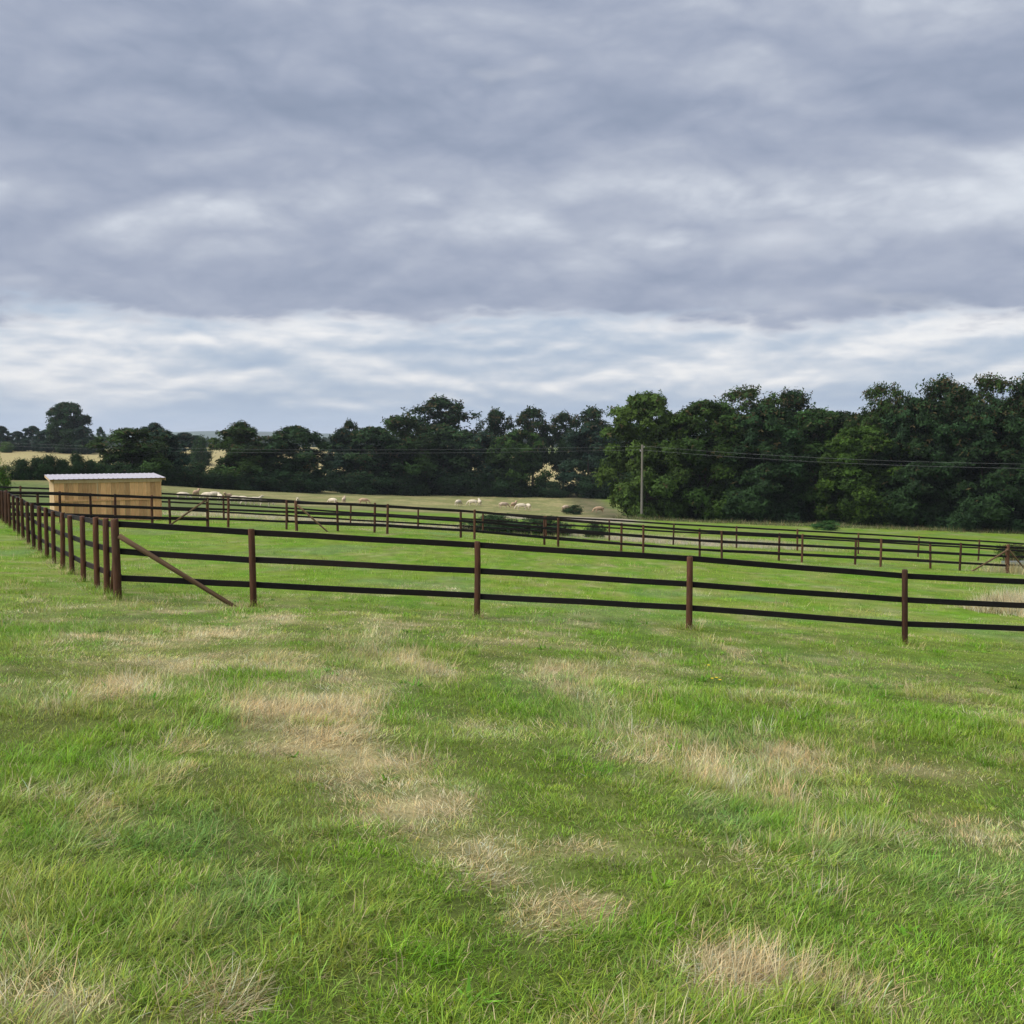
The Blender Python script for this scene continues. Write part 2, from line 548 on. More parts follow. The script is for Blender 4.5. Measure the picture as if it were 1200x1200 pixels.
def sward(x, y):
    """returns (dryness 0..1, rgb) of the grass at world points"""
    x = np.asarray(x, float); y = np.asarray(y, float)
    r = np.hypot(x, y)
    n1 = fbm(x * 0.55, y * 0.33, 5, 4)
    n2 = fbm(x * 1.9, y * 1.2, 21, 4)
    n3 = fbm(x * 0.16 + 4, y * 0.1, 77, 3)
    n4 = fbm(x * 2.4, y * 1.5, 57, 4)
    n5 = fbm(x * 5.0, y * 3.6, 83, 3)
    brk = sstep(0.34, 0.60, 0.5 * n4 + 0.5 * n5)
    dry = 1.45 * field(DRYB, x, y) * (0.36 + 0.64 * brk) + 0.45 * sstep(0.56, 0.70, 0.2 * n1 + 0.4 * n4 + 0.4 * n5)
    mid = np.exp(-((y - 13.0) / 5.5) ** 2) * sstep(6.5, 2.5, x) * 0.30
    dry = dry + mid * sstep(0.42, 0.60, n4)
    lush = np.maximum(field(GRNB, x, y), sstep(0.47, 0.66, fbm(x * 1.5 + 40, y * 1.0, 61, 4)) * 0.85)
    dry = np.clip(dry - 0.35 * field(GRNB, x, y), 0, 1)
    blu = np.maximum(field(BLUB, x, y) * 0.9, sstep(0.58, 0.75, fbm(x * 0.5 - 20, y * 0.4, 91, 3)) * 0.7)
    c = C_GRN + (C_YEL - C_GRN) * (0.04 + 0.70 * sstep(0.40, 0.68, n1 * 0.35 + n2 * 0.65))[..., None]
    c = c + (C_LUSH - c) * (lush * 0.85)[..., None]
    c = c + (C_BLU - c) * (blu * 0.60)[..., None]
    dd = dry * (1 - sstep(14, 22, y)) + dry * 0.7 * sstep(14, 22, y)
    c = c + (C_STRAW - c) * np.clip(dd, 0, 1)[..., None]
    # beyond the front fence: dry strip along the far side of the back fence, pasture, far tan fields
    f3 = fence3_y(x)
    strip = sstep(0.3, 2.0, y - f3) * (1 - sstep(9, 15, y - f3 + 6 * (n3 - 0.5))) * sstep(-26, -20, x) * (1 - sstep(17, 23, x + 4 * (n1 - 0.5)))
    c = c + (C_BEIGE - c) * (0.85 * strip * sstep(0.25, 0.5, n2 * 0.5 + n1 * 0.5))[..., None]
    stub = sstep(88, 93, y) * (1 - sstep(104, 110, y)) * sstep(-6, 2, x) * (1 - sstep(11, 13, x))
    c = c + (C_BEIGE - c) * (0.9 * stub)[..., None]
    past = sstep(106, 114, y + 5 * (n1 - 0.5)) * (1 - sstep(13, 19, x))
    pc = C_PAST + (C_TAN - C_PAST) * sstep(0.4, 0.7, n1)[..., None] * 0.6
    c = c + (pc - c) * past[..., None]
    west = sstep(66, 80, y) * (1 - sstep(-30, -14, x)) * (1 - past)
    c = c + (np.array([0.17, 0.21, 0.075]) - c) * (0.7 * west)[..., None]
    farf = sstep(196, 206, y)
    tan = sstep(0.36, 0.45, fbm(x * 0.012 + 3, y * 0.006, 15, 2))
    fc = C_TAN + (np.array([0.12, 0.16, 0.05]) - C_TAN) * (tan * sstep(330, 420, y))[..., None]
    c = c + (fc - c) * farf[..., None]
    c = c * (0.90 + 0.2 * fbm(x * 3.1, y * 2.2, 8, 3))[..., None]
    return np.clip(dry, 0, 1), c


def build_ground():
    def axis(n, lo, hi, s):
        a = math.asinh(lo / s); b = math.asinh(hi / s)
        return np.sinh(np.linspace(a, b, n)) * s
    xs = axis(420, -6000, 6000, 6.0)
    ys = np.concatenate([np.linspace(-300, -22, 16), np.linspace(-20, 1.5, 16), axis(440, 2.2, 9000, 9.0)])
    X, Y = np.meshgrid(xs, ys)
    Z = ground(X.ravel(), Y.ravel())
    V = np.stack([X.ravel(), Y.ravel(), Z], 1)
    nx, ny = len(xs), len(ys)
    i, j = np.meshgrid(np.arange(nx - 1), np.arange(ny - 1))
    a = (j * nx + i).ravel()
    F = np.stack([a, a + 1, a + 1 + nx, a + nx], 1)
    me = mesh_np("ground", V, F, 4, True)
    dry, c = sward(V[:, 0], V[:, 1])
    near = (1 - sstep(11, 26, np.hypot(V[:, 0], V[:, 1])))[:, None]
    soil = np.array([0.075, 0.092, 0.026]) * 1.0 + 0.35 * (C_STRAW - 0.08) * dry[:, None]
    sheet = c * np.array([0.56, 0.54, 0.66])  # sheet darkened to stand in for the self-shadow of unmodelled blades
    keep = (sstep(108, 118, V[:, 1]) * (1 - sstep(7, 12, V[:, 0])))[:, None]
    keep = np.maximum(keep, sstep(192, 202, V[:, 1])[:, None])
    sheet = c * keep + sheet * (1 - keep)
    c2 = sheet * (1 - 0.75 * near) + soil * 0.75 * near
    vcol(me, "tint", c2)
    m, nt, b = new_mat("pasture_ground")
    a_ = nt.nodes.new('ShaderNodeAttribute'); a_.attribute_name = "tint"
    geo = nt.nodes.new('ShaderNodeNewGeometry')
    mp = nt.nodes.new('ShaderNodeMapping'); mp.inputs['Scale'].default_value = (1, 0.55, 1)
    lk(nt, geo.outputs['Position'], mp.inputs[0])

    def nz(sc, det):
        n = nt.nodes.new('ShaderNodeTexNoise'); n.inputs['Scale'].default_value = sc; n.inputs['Detail'].default_value = det
        n.inputs['Roughness'].default_value = 0.65
        lk(nt, mp.outputs[0], n.inputs['Vector']); return n.outputs[0]
    n1, n2 = nz(2.4, 7), nz(0.35, 4)
    hs = nt.nodes.new('ShaderNodeHueSaturation')
    r1 = nt.nodes.new('ShaderNodeMapRange'); r1.inputs[1].default_value = 0.3; r1.inputs[2].default_value = 0.7
    r1.inputs[3].default_value = 0.72; r1.inputs[4].default_value = 1.28
    lk(nt, n1, r1.inputs[0]); lk(nt, r1.outputs[0], hs.inputs['Value'])
    r2 = nt.nodes.new('ShaderNodeMapRange'); r2.inputs[1].default_value = 0.3; r2.inputs[2].default_value = 0.7
    r2.inputs[3].default_value = 0.485; r2.inputs[4].default_value = 0.512
    lk(nt, n2, r2.inputs[0]); lk(nt, r2.outputs[0], hs.inputs['Hue'])
    lk(nt, a_.outputs['Color'], hs.inputs['Color'])
    lk(nt, hs.outputs[0], b.inputs['Base Color'])
    b.inputs['Roughness'].default_value = 0.95; b.inputs['Specular IOR Level'].default_value = 0.1
    bp = nt.nodes.new('ShaderNodeBump'); bp.inputs['Strength'].default_value = 0.6; bp.inputs['Distance'].default_value = 0.12
    lk(nt, n1, bp.inputs['Height']); lk(nt, bp.outputs[0], b.inputs['Normal'])
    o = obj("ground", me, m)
    tag(o, kind="structure")


build_ground()


def build_hills():
    n, k = 160, 14
    V = []
    for j in range(k):
        t = j / (k - 1)
        for i in range(n):
            x = -5200 + 10400 * i / (n - 1)
            y = 4300 + 1500 * t
            h = 60 * fbm(np.array([x * 0.00075]), np.array([2.0]), 41, 4)[0] + 4
            z = -6 + h * math.sin(math.pi * min(1, t * 1.0)) * (0.9 + 0.2 * fbm(np.array([x * 0.004]), np.array([y * 0.004]), 12, 3)[0])
            V.append((x, y, z))
    a = np.array([j * n + i for j in range(k - 1) for i in range(n - 1)])
    F = np.stack([a, a + 1, a + 1 + n, a + n], 1)
    me = mesh_np("hills", V, F, 4, True)
    m = plain_mat("wooded_hills", (0.045, 0.075, 0.045), rough=1.0, var=0.5, nscale=0.01, spec=0.0)
    tag(obj("hills", me, m), kind="structure")


build_hills()

# ------------------------------------------------------------------ field shelter
def box_bm(bm, x0, x1, y0, y1, z0, z1):
    v = [bm.verts.new(p) for p in ((x0, y0, z0), (x1, y0, z0), (x1, y1, z0), (x0, y1, z0), (x0, y0, z1), (x1, y0, z1), (x1, y1, z1), (x0, y1, z1))]
    for f in ((3, 2, 1, 0), (4, 5, 6, 7), (0, 1, 5, 4), (1, 2, 6, 5), (2, 3, 7, 6), (3, 0, 4, 7)):
        bm.faces.new([v[i] for i in f])


def box_mesh(name, x0, x1, y0, y1, z0, z1, bevel=0.0):
    bm = bmesh.new()
    box_bm(bm, x0, x1, y0, y1, z0, z1)
    if bevel:
        bmesh.ops.bevel(bm, geom=bm.edges[:], offset=bevel, segments=1, affect='EDGES')
    return bm_mesh(name, bm)


def build_shelter():
    L_ = at(65, 607.5, 49.5)
    A = Vector((L_[0], L_[1], 0))
    rz = R(28.0)
    k = (188.5 - 600) / 1200.0                    # far corner lies on the sight line of photo column 188
    W = (k * A.y - A.x) / (math.cos(rz) - k * math.sin(rz))
    B = A + Vector((math.cos(rz), math.sin(rz), 0)) * W
    D = 3.3
    zg = min(gz(A.x, A.y), gz(B.x, B.y))
    root = empty("field_shelter", (A.x, A.y, zg), rz)
    tag(root, "timber field shelter with vertical planks and pale ribbed metal roof behind the fences", "shelter")
    HB, HF = 2.16, 2.27                          # eave on this side, eave on the open side
    # plinth beam, corner posts, wall plate
    bm = bmesh.new()
    box_bm(bm, -0.02, W + 0.02, 0.0, 0.10, -0.15, 0.16)
    for (cx, cy, h) in ((0.06, 0.09, HB), (W - 0.06, 0.09, HB), (W / 2, 0.09, HB), (0.06, D - 0.07, HF), (W - 0.06, D - 0.07, HF), (W / 2, D - 0.07, HF)):
        box_bm(bm, cx - 0.055, cx + 0.055, cy - 0.047, cy + 0.05, -0.2, h - 0.1)
    box_bm(bm, 0.01, 0.11, 0.08, D - 0.05, 0.02, 0.12)
    box_bm(bm, W - 0.11, W - 0.01, 0.08, D - 0.05, 0.02, 0.12)
    box_bm(bm, 0.02, W - 0.02, D - 0.115, D - 0.03, HF - 0.24, HF - 0.12)
    frame = obj("wall_frame", bm_mesh("wall_frame", bm), M_LARCH, root)
    r2 = random.Random(3)
    # rear wall: two tiers of upright planks, the lower tier under a horizontal batten
    x = 0.0
    while x < W - 0.02:
        w = min(r2.choice((0.18, 0.20, 0.22, 0.24)), W - x)
        zm = 1.10
        d = r2.uniform(0.0, 0.012)
        obj("plank", box_mesh("plank", x + 0.004, x + w - 0.004, -0.028 - d, -0.004, zm + 0.005, HB - 0.03, 0.004), M_LARCH, frame)
        d = r2.uniform(0.0, 0.012)
        obj("plank", box_mesh("plank", x + 0.004, x + w - 0.004, -0.022 - d, -0.003, 0.02, zm - 0.01, 0.004), M_LARCH, frame)
        x += w
    obj("batten", box_mesh("batten", -0.01, W + 0.01, -0.055, -0.030, 1.05, 1.13, 0.004), M_LARCH, root)
    obj("fascia", box_mesh("fascia", -0.03, W + 0.03, -0.075, -0.043, HB - 0.20, HB - 0.045, 0.004), M_PALE, root)
    for xx in (1.9, ):
        obj("cover_strip", box_mesh("cover_strip", xx, xx + 0.07, -0.058, -0.042, 1.14, HB - 0.2, 0.004), M_PALE, root)
    # end walls
    for side in (0, 1):
        y = 0.10
        while y < D - 0.12:
            w = min(0.19, D - 0.12 - y)
            top = HB + (HF - HB) * (y / D) - 0.05
            xa, xb = (-0.03, -0.004) if side == 0 else (W + 0.004, W + 0.03)
            obj("plank", box_mesh("plank", xa, xb, y + 0.004, y + w - 0.004, 0.0, top, 0.004), M_PALE, frame)
            y += w
    # roof: six ribbed sheets on a slope rising away from us, overhanging all round
    y0, y1 = -0.16, D + 0.30
    za = HB + (HF - HB) * (y0 / D); zb = HB + (HF - HB) * (y1 / D)
    x0, x1 = -0.22, W + 0.22
    bm = bmesh.new()
    for yy in (0.02, D * 0.5, D - 0.10):
        zz = HB + (HF - HB) * (yy / D)
        box_bm(bm, x0 + 0.05, x1 - 0.05, yy, yy + 0.07, zz - 0.10, zz - 0.004)
    rframe = obj("roof_frame", bm_mesh("roof_frame", bm), M_LARCH, root)
    ns = 6
    sw = (x1 - x0) / ns
    for s in range(ns):
        xa = x0 + s * sw; xb = xa + sw
        prof = []
        nr = 4
        for q in range(nr):
            p = sw / nr
            b0 = xa + q * p
            prof += [(b0, 0.0), (b0 + p * 0.62, 0.0), (b0 + p * 0.70, 0.018), (b0 + p * 0.90, 0.018)]
        prof.append((xb, 0.0))
        lift = 0.002 * (s % 2)
        V = []
        for (X, h) in prof: V.append((X, y0, za + h + lift))
        for (X, h) in prof: V.append((X, y1, zb + h + lift))
        for (X, h) in prof: V.append((X, y0, za + h - 0.006 + lift))
        for (X, h) in prof: V.append((X, y1, zb + h - 0.006 + lift))
        n = len(prof)
        F = [(i, i + 1, n + i + 1, n + i) for i in range(n - 1)]
        F += [(2 * n + i + 1, 2 * n + i, 3 * n + i, 3 * n + i + 1) for i in range(n - 1)]
        F += [(2 * n + i, 2 * n + i + 1, i + 1, i) for i in range(n - 1)]
        F += [(n + i, n + i + 1, 3 * n + i + 1, 3 * n + i) for i in range(n - 1)]
        me = bpy.data.meshes.new("roof_sheet"); me.from_pydata(V, [], F); me.update()
        obj("roof_sheet", me, M_ROOF, rframe)
    # barge boards along both sloping roof ends
    for xx in (x0 + 0.012, x1 - 0.034):
        V = [(xx, y0 + 0.02, za - 0.13), (xx + 0.022, y0 + 0.02, za - 0.13), (xx + 0.022, y1 - 0.02, zb - 0.13), (xx, y1 - 0.02, zb - 0.13),
             (xx, y0 + 0.02, za - 0.008), (xx + 0.022, y0 + 0.02, za - 0.008), (xx + 0.022, y1 - 0.02, zb - 0.008), (xx, y1 - 0.02, zb - 0.008)]
        me = bpy.data.meshes.new("barge_board")
        me.from_pydata(V, [], [(3, 2, 1, 0), (4, 5, 6, 7), (0, 1, 5, 4), (1, 2, 6, 5), (2, 3, 7, 6), (3, 0, 4, 7)]); me.update()
        obj("barge_board", me, M_PALE, rframe)


build_shelter()

# ------------------------------------------------------------------ fences
def post_mesh(name, r, h, bury=0.25, n=12, seed=0):
    """round post, slightly tapered, chamfered and off-level saw cut on top, origin at ground"""
    rr = random.Random(seed)
    rings = [(-bury, r * 1.02), (0.0, r * 1.02), (h * 0.35, r * 1.0), (h * 0.7, r * 0.985), (h - 0.02, r * 0.97), (h, r * 0.82)]
    V, F = [], []
    tilt = rr.uniform(-0.12, 0.12)
    ph = rr.uniform(0, 6)
    for k, (z, q) in enumerate(rings):
        for i in range(n):
            a = 2 * math.pi * i / n
            w = q * (1 + 0.05 * math.sin(2 * a + ph) + 0.03 * math.sin(5 * a + ph * 2 + k))
            zz = z + (tilt * w * math.cos(a) if k >= 4 else 0)
            V.append((w * math.cos(a) + 0.004 * math.sin(k * 1.7 + ph), w * math.sin(a), zz))
    for k in range(len(rings) - 1):
        for i in range(n):
            j = (i + 1) % n
            F.append((k * n + i, k * n + j, (k + 1) * n + j, (k + 1) * n + i))
    F.append(tuple((len(rings) - 1) * n + i for i in range(n)))
    me = bpy.data.meshes.new(name); me.from_pydata(V, [], F); me.update()
    for p in me.polygons[:-1]: p.use_smooth = True
    return me


def rail_mesh(seed):
    """sawn rail of unit length along local Z (scaled to its span), 100 x 38 mm, softened edges"""
    rr = random.Random(seed)
    a, b, c = 0.050, 0.019, 0.005
    prof = [(-b + c, -a), (b - c, -a), (b, -a + c), (b, a - c), (b - c, a), (-b + c, a), (-b, a - c), (-b, -a + c)]
    V, F = [], []
    ks = 4
    for k in range(ks + 1):
        t = k / ks
        dx, dy = rr.uniform(-0.004, 0.004), rr.uniform(-0.006, 0.006)
        for (u, v) in prof: V.append((u + dx * (0 < k < ks), v + dy * (0 < k < ks), t))
    n = 8
    for k in range(ks):
        for i in range(n):
            j = (i + 1) % n
            F.append((k * n + i, k * n + j, (k + 1) * n + j, (k + 1) * n + i))
    F.append(tuple(reversed(range(n)))); F.append(tuple(ks * n + i for i in range(n)))
    me = bpy.data.meshes.new("rail"); me.from_pydata(V, [], F); me.update()
    me.materials.append(M_RAIL)
    return me


POSTS = [post_mesh("post", 0.053, 1.31, seed=i) for i in range(5)]
BIGS = [post_mesh("strainer_post", 0.068, 1.36, seed=20 + i) for i in range(3)]
for me in POSTS: me.materials.append(M_POST)
for me in BIGS: me.materials.append(M_STRAIN)
RAILS = [rail_mesh(i) for i in range(6)]
RAIL_H = (0.36, 0.79, 1.24)


def beam(name, me, p, q, parent, roll_up=True, girth=1.0):
    """place a unit-length mesh (local Z) from p to q, local Y kept upright"""
    p = Vector(p); q = Vector(q); d = q - p
    L_ = d.length; zz = d.normalized()
    up = Vector((0, 0, 1))
    xx = up.cross(zz).normalized()
    xx = -xx
    yy = zz.cross(xx)
    M = Matrix((xx, yy, zz)).transposed()
    o = bpy.data.objects.new(name, me); COL.objects.link(o)
    o.parent = parent
    S = Matrix.Diagonal((girth, girth, L_)).to_4x4()
    o.matrix_local = Matrix.Translation(p) @ M.to_4x4() @ S
    return o


def pole_unit(name, r0, r1, n=10, mat=None):
    V, F = [], []
    for k in range(5):
        t = k / 4
        for i in range(n):
            a = 2 * math.pi * i / n
            w = (r0 + (r1 - r0) * t) * (1 + 0.05 * math.sin(3 * a + k))
            V.append((w * math.cos(a), w * math.sin(a), t))
    for k in range(4):
        for i in range(n):
            j = (i + 1) % n
            F.append((k * n + i, k * n + j, (k + 1) * n + j, (k + 1) * n + i))
    F.append(tuple(reversed(range(n)))); F.append(tuple(4 * n + i for i in range(n)))
    me = bpy.data.meshes.new(name); me.from_pydata(V, [], F); me.update()
    for p in me.polygons: p.use_smooth = True
    if mat: me.materials.append(mat)
    return me


BRACE = pole_unit("brace", 0.045, 0.036, mat=M_BRACE)
BRACE_D = pole_unit("brace", 0.045, 0.040, mat=M_POST)


def fence(label, group, xy, big=(), side=1.0, stride=1, skip=(), seed=0, jit=0.012, hscale=1.0):
    """xy: post positions; big: indices of strainer posts; rails are nailed on the side given by 'side' of the run"""
    rr = random.Random(seed)
    root = empty("post_and_rail_fence", (xy[0][0], xy[0][1], gz(*xy[0])))
    tag(root, label, "fence", group)
    base = Vector(root.location)
    P = []
    for i, (x, y) in enumerate(xy):
        z = gz(x, y)
        me = rr.choice(BIGS) if i in big else rr.choice(POSTS)
        nm = "strainer_post" if i in big else "post"
        o = bpy.data.objects.new(nm, me); COL.objects.link(o); o.parent = root
        o.location = Vector((x, y, z)) - base
        o.rotation_euler = (rr.gauss(0, 0.013), rr.gauss(0, 0.013), rr.uniform(0, 6.28))
        s = 1 + rr.uniform(-0.02, 0.035)
        o.scale = (1, 1, s * hscale)
        P.append(Vector((x, y, z)))
    i = 0
    n = len(P)
    while i < n - 1:
        j = min(i + stride, n - 1)
        if i not in skip:
            d = (P[j] - P[i]); d.z = 0; d.normalize()
            nrm = Vector((-d.y, d.x, 0)) * side * (0.053 + 0.015)
            for h in RAIL_H:
                a = P[i] + nrm + Vector((0, 0, h * hscale + rr.uniform(-jit, jit))) - base - d * 0.0
                b = P[j] + nrm + Vector((0, 0, h * hscale + rr.uniform(-jit, jit))) - base
                a = a + d * (0.003); b = b - d * (0.003)
                beam("rail", rr.choice(RAILS), a, b, root)
        i = j
    return root, P


# front fence F1: corner post on the left, then bays of about 3.6 m, running away to the right
def f1_y(px): return 16.85 + (px - 138) * (18.2 - 16.85) / (1062 - 138)


f1 = [(xat(p, f1_y(p), 700), f1_y(p)) for p in (138, 297, 559, 808, 1062, 1300, 1530)]
front, FP = fence("long black railed fence across the mown grass, braced at its left corner post", None, f1, big=(0,), side=1.0, seed=1)
front["label"] = "black railed fence with tall brown posts running across the rough grass from the braced corner"
b0 = Vector(front.location)
c0 = FP[0]
e_ = hit(286, 710)
beam("brace", BRACE, Vector((c0.x + 0.06, c0.y - 0.03, c0.z + 1.06)) - b0, Vector((e_[0], FP[1].y - 0.14, gz(e_[0], FP[1].y - 0.14) - 0.06)) - b0, front)

# side fence running away to the left from the same corner
lx = [124, 112.5, 97, 84, 73, 63, 55, 47, 40, 34, 28, 22.5, 18, 13, 9.2, 5.4, 1.8, -1.6, -4.8, -7.8]
dirv = Vector((-0.569, 1.0)).normalized()
side_xy = []
for k in range(len(lx)):
    Y = 3684.0 / (lx[k] + 83.0)
    side_xy.append((xat(lx[k], Y, 650), Y))
side_f, SP = fence("closely spaced brown posts of the side fence running away from the corner", None, side_xy, side=-1.0, stride=2, seed=2)
# first bay back to the corner post
dv = (SP[0] - FP[0]); dv.z = 0; dv.normalize()
nr = Vector((dv.y, -dv.x, 0)) * 0.068
bs = Vector(side_f.location)
for h in RAIL_H:
    beam("rail", RAILS[1], FP[0] + nr + dv * 0.08 + Vector((0, 0, h)) - bs, SP[0] + nr + Vector((0, 0, h)) - bs - dv * 0.004, side_f)
beam("brace", BRACE_D, FP[0] + dv * 0.06 + Vector((0.02, 0, 1.05)) - bs, SP[0] + dv * 0.05 + Vector((0.11, -0.05, -0.05)) - bs, side_f)


# middle fences: two runs close together, a gateway between strainers in the nearer one
def f2_y(px):
    return float(np.interp(px, [0, 244, 348, 1182, 1500], [41.0, 45.0, 45.0, 48.5, 49.9]))


def line2(pxs, off=0.0):
    return [(xat(p, f2_y(p) + off, 640), f2_y(p) + off) for p in pxs]


mid_l, ML = fence("", None, line2((8, 46, 108, 179, 244)), big=(4,), side=-1.0, seed=3)
mid_l["label"] = "short dark railed fence in front of the timber shelter, ending in a braced gate post"
bl = Vector(mid_l.location)
dd = (ML[3] - ML[4]); dd.z = 0; dd.normalize()
foot = ML[4] + dd * 1.75
foot.z = gz(foot.x, foot.y) - 0.05
beam("brace", BRACE, ML[4] + dd * 0.05 + Vector((0, -0.07, 1.22)) - bl, foot + Vector((0, -0.12, 0)) - bl, mid_l)
# pale fresh cut on the head of that gate post
cap = box_mesh("cut_notch", -0.04, 0.04, -0.012, 0.012, -0.06, 0.06, 0.004)
oc = obj("cut_notch", cap, M_CUT, mid_l)
oc.location = ML[4] + Vector((0, -0.072, 1.22)) - bl

mid_r, MR = fence("", None, line2((348, 454, 556, 654, 754, 846, 940, 1032.5, 1125.6, 1182)), big=(0, 9), side=1.0, seed=4)
mid_r["label"] = "dark railed fence between two braced strainer posts, middle of the paddock divisions"
bl = Vector(mid_r.location)
for (a, b, wd) in ((0, 1, 1.45), (9, 8, 1.95)):
    dd = (MR[b] - MR[a]); dd.z = 0; dd.normalize()
    foot = MR[a] + dd * wd
    foot.z = gz(foot.x, foot.y) - 0.05
    beam("brace", BRACE, MR[a] + dd * 0.05 + Vector((0, -0.08, 1.15)) - bl, foot + Vector((0, -0.13, 0)) - bl, mid_r)
# return brace of the end strainer
foot = MR[9] + Vector((1.3, 0.5, 0)); foot.z = gz(foot.x, foot.y) - 0.05
beam("brace", BRACE, MR[9] + Vector((0.06, 0.03, 1.10)) - bl, foot - bl, mid_r)

back_m, BMp = fence("", None, line2((10, 72, 136, 200, 268, 336, 396, 439, 540, 638, 728, 820, 913, 1002.6, 1091, 1180, 1268), 0.95), side=1.0, seed=5)
back_m["label"] = "dark railed fence running close behind the braced middle fence"

f3px = (-118, -46, 26, 100, 178, 263, 337.5, 411, 490, 566, 640, 714, 789, 863, 934.5, 1006, 1076, 1147, 1217, 1287)


def f3_xy(p):
    Y = 60.0
    for _ in range(6):
        Y = float(fence3_y(xat(p, Y, 640)))
    return (xat(p, Y, 640), Y)


far_f, FF = fence("", None, [f3_xy(p) for p in f3px], side=1.0, seed=6, hscale=1.0)
far_f["label"] = "farthest thin dark railed fence, passing behind the timber shelter"

# ------------------------------------------------------------------ trees
def tube(V, F, pts, rad, n=7):
    pts = [Vector(p) for p in pts]
    base = len(V)
    for k, p in enumerate(pts):
        d = (pts[min(k + 1, len(pts) - 1)] - pts[max(k - 1, 0)]).normalized()
        a = d.orthogonal().normalized(); b = d.cross(a)
        for i in range(n):
            t = 2 * math.pi * i / n
            V.append(tuple(p + (a * math.cos(t) + b * math.sin(t)) * rad[k]))
    for k in range(len(pts) - 1):
        for i in range(n):
            j = (i + 1) % n
            F.append((base + k * n + i, base + k * n + j, base + (k + 1) * n + j, base + (k + 1) * n + i))
    F.append(tuple(base + (len(pts) - 1) * n + i for i in range(n)))


def crown_profile(kind, t):
    """relative radius of the crown at relative height t (0 base of crown .. 1 top)"""
    if kind == 'round':
        return math.sqrt(max(0.0, 1 - (2 * t - 1) ** 2)) * 0.98 + 0.02
    if kind == 'broad':                       # wide, skirted to the ground
        return (1 - max(0.0, (t - 0.45) / 0.55) ** 2.4) ** 0.5 * (0.90 + 0.10 * min(1, t / 0.3))
    if kind == 'dome':
        return max(0.0, 1 - t ** 2.6) ** 0.5 * (0.72 + 0.28 * min(1, t / 0.25))
    if kind == 'poplar':
        return (math.sin(math.pi * (0.12 + 0.86 * t)) ** 0.6) * 0.9
    return 1.0


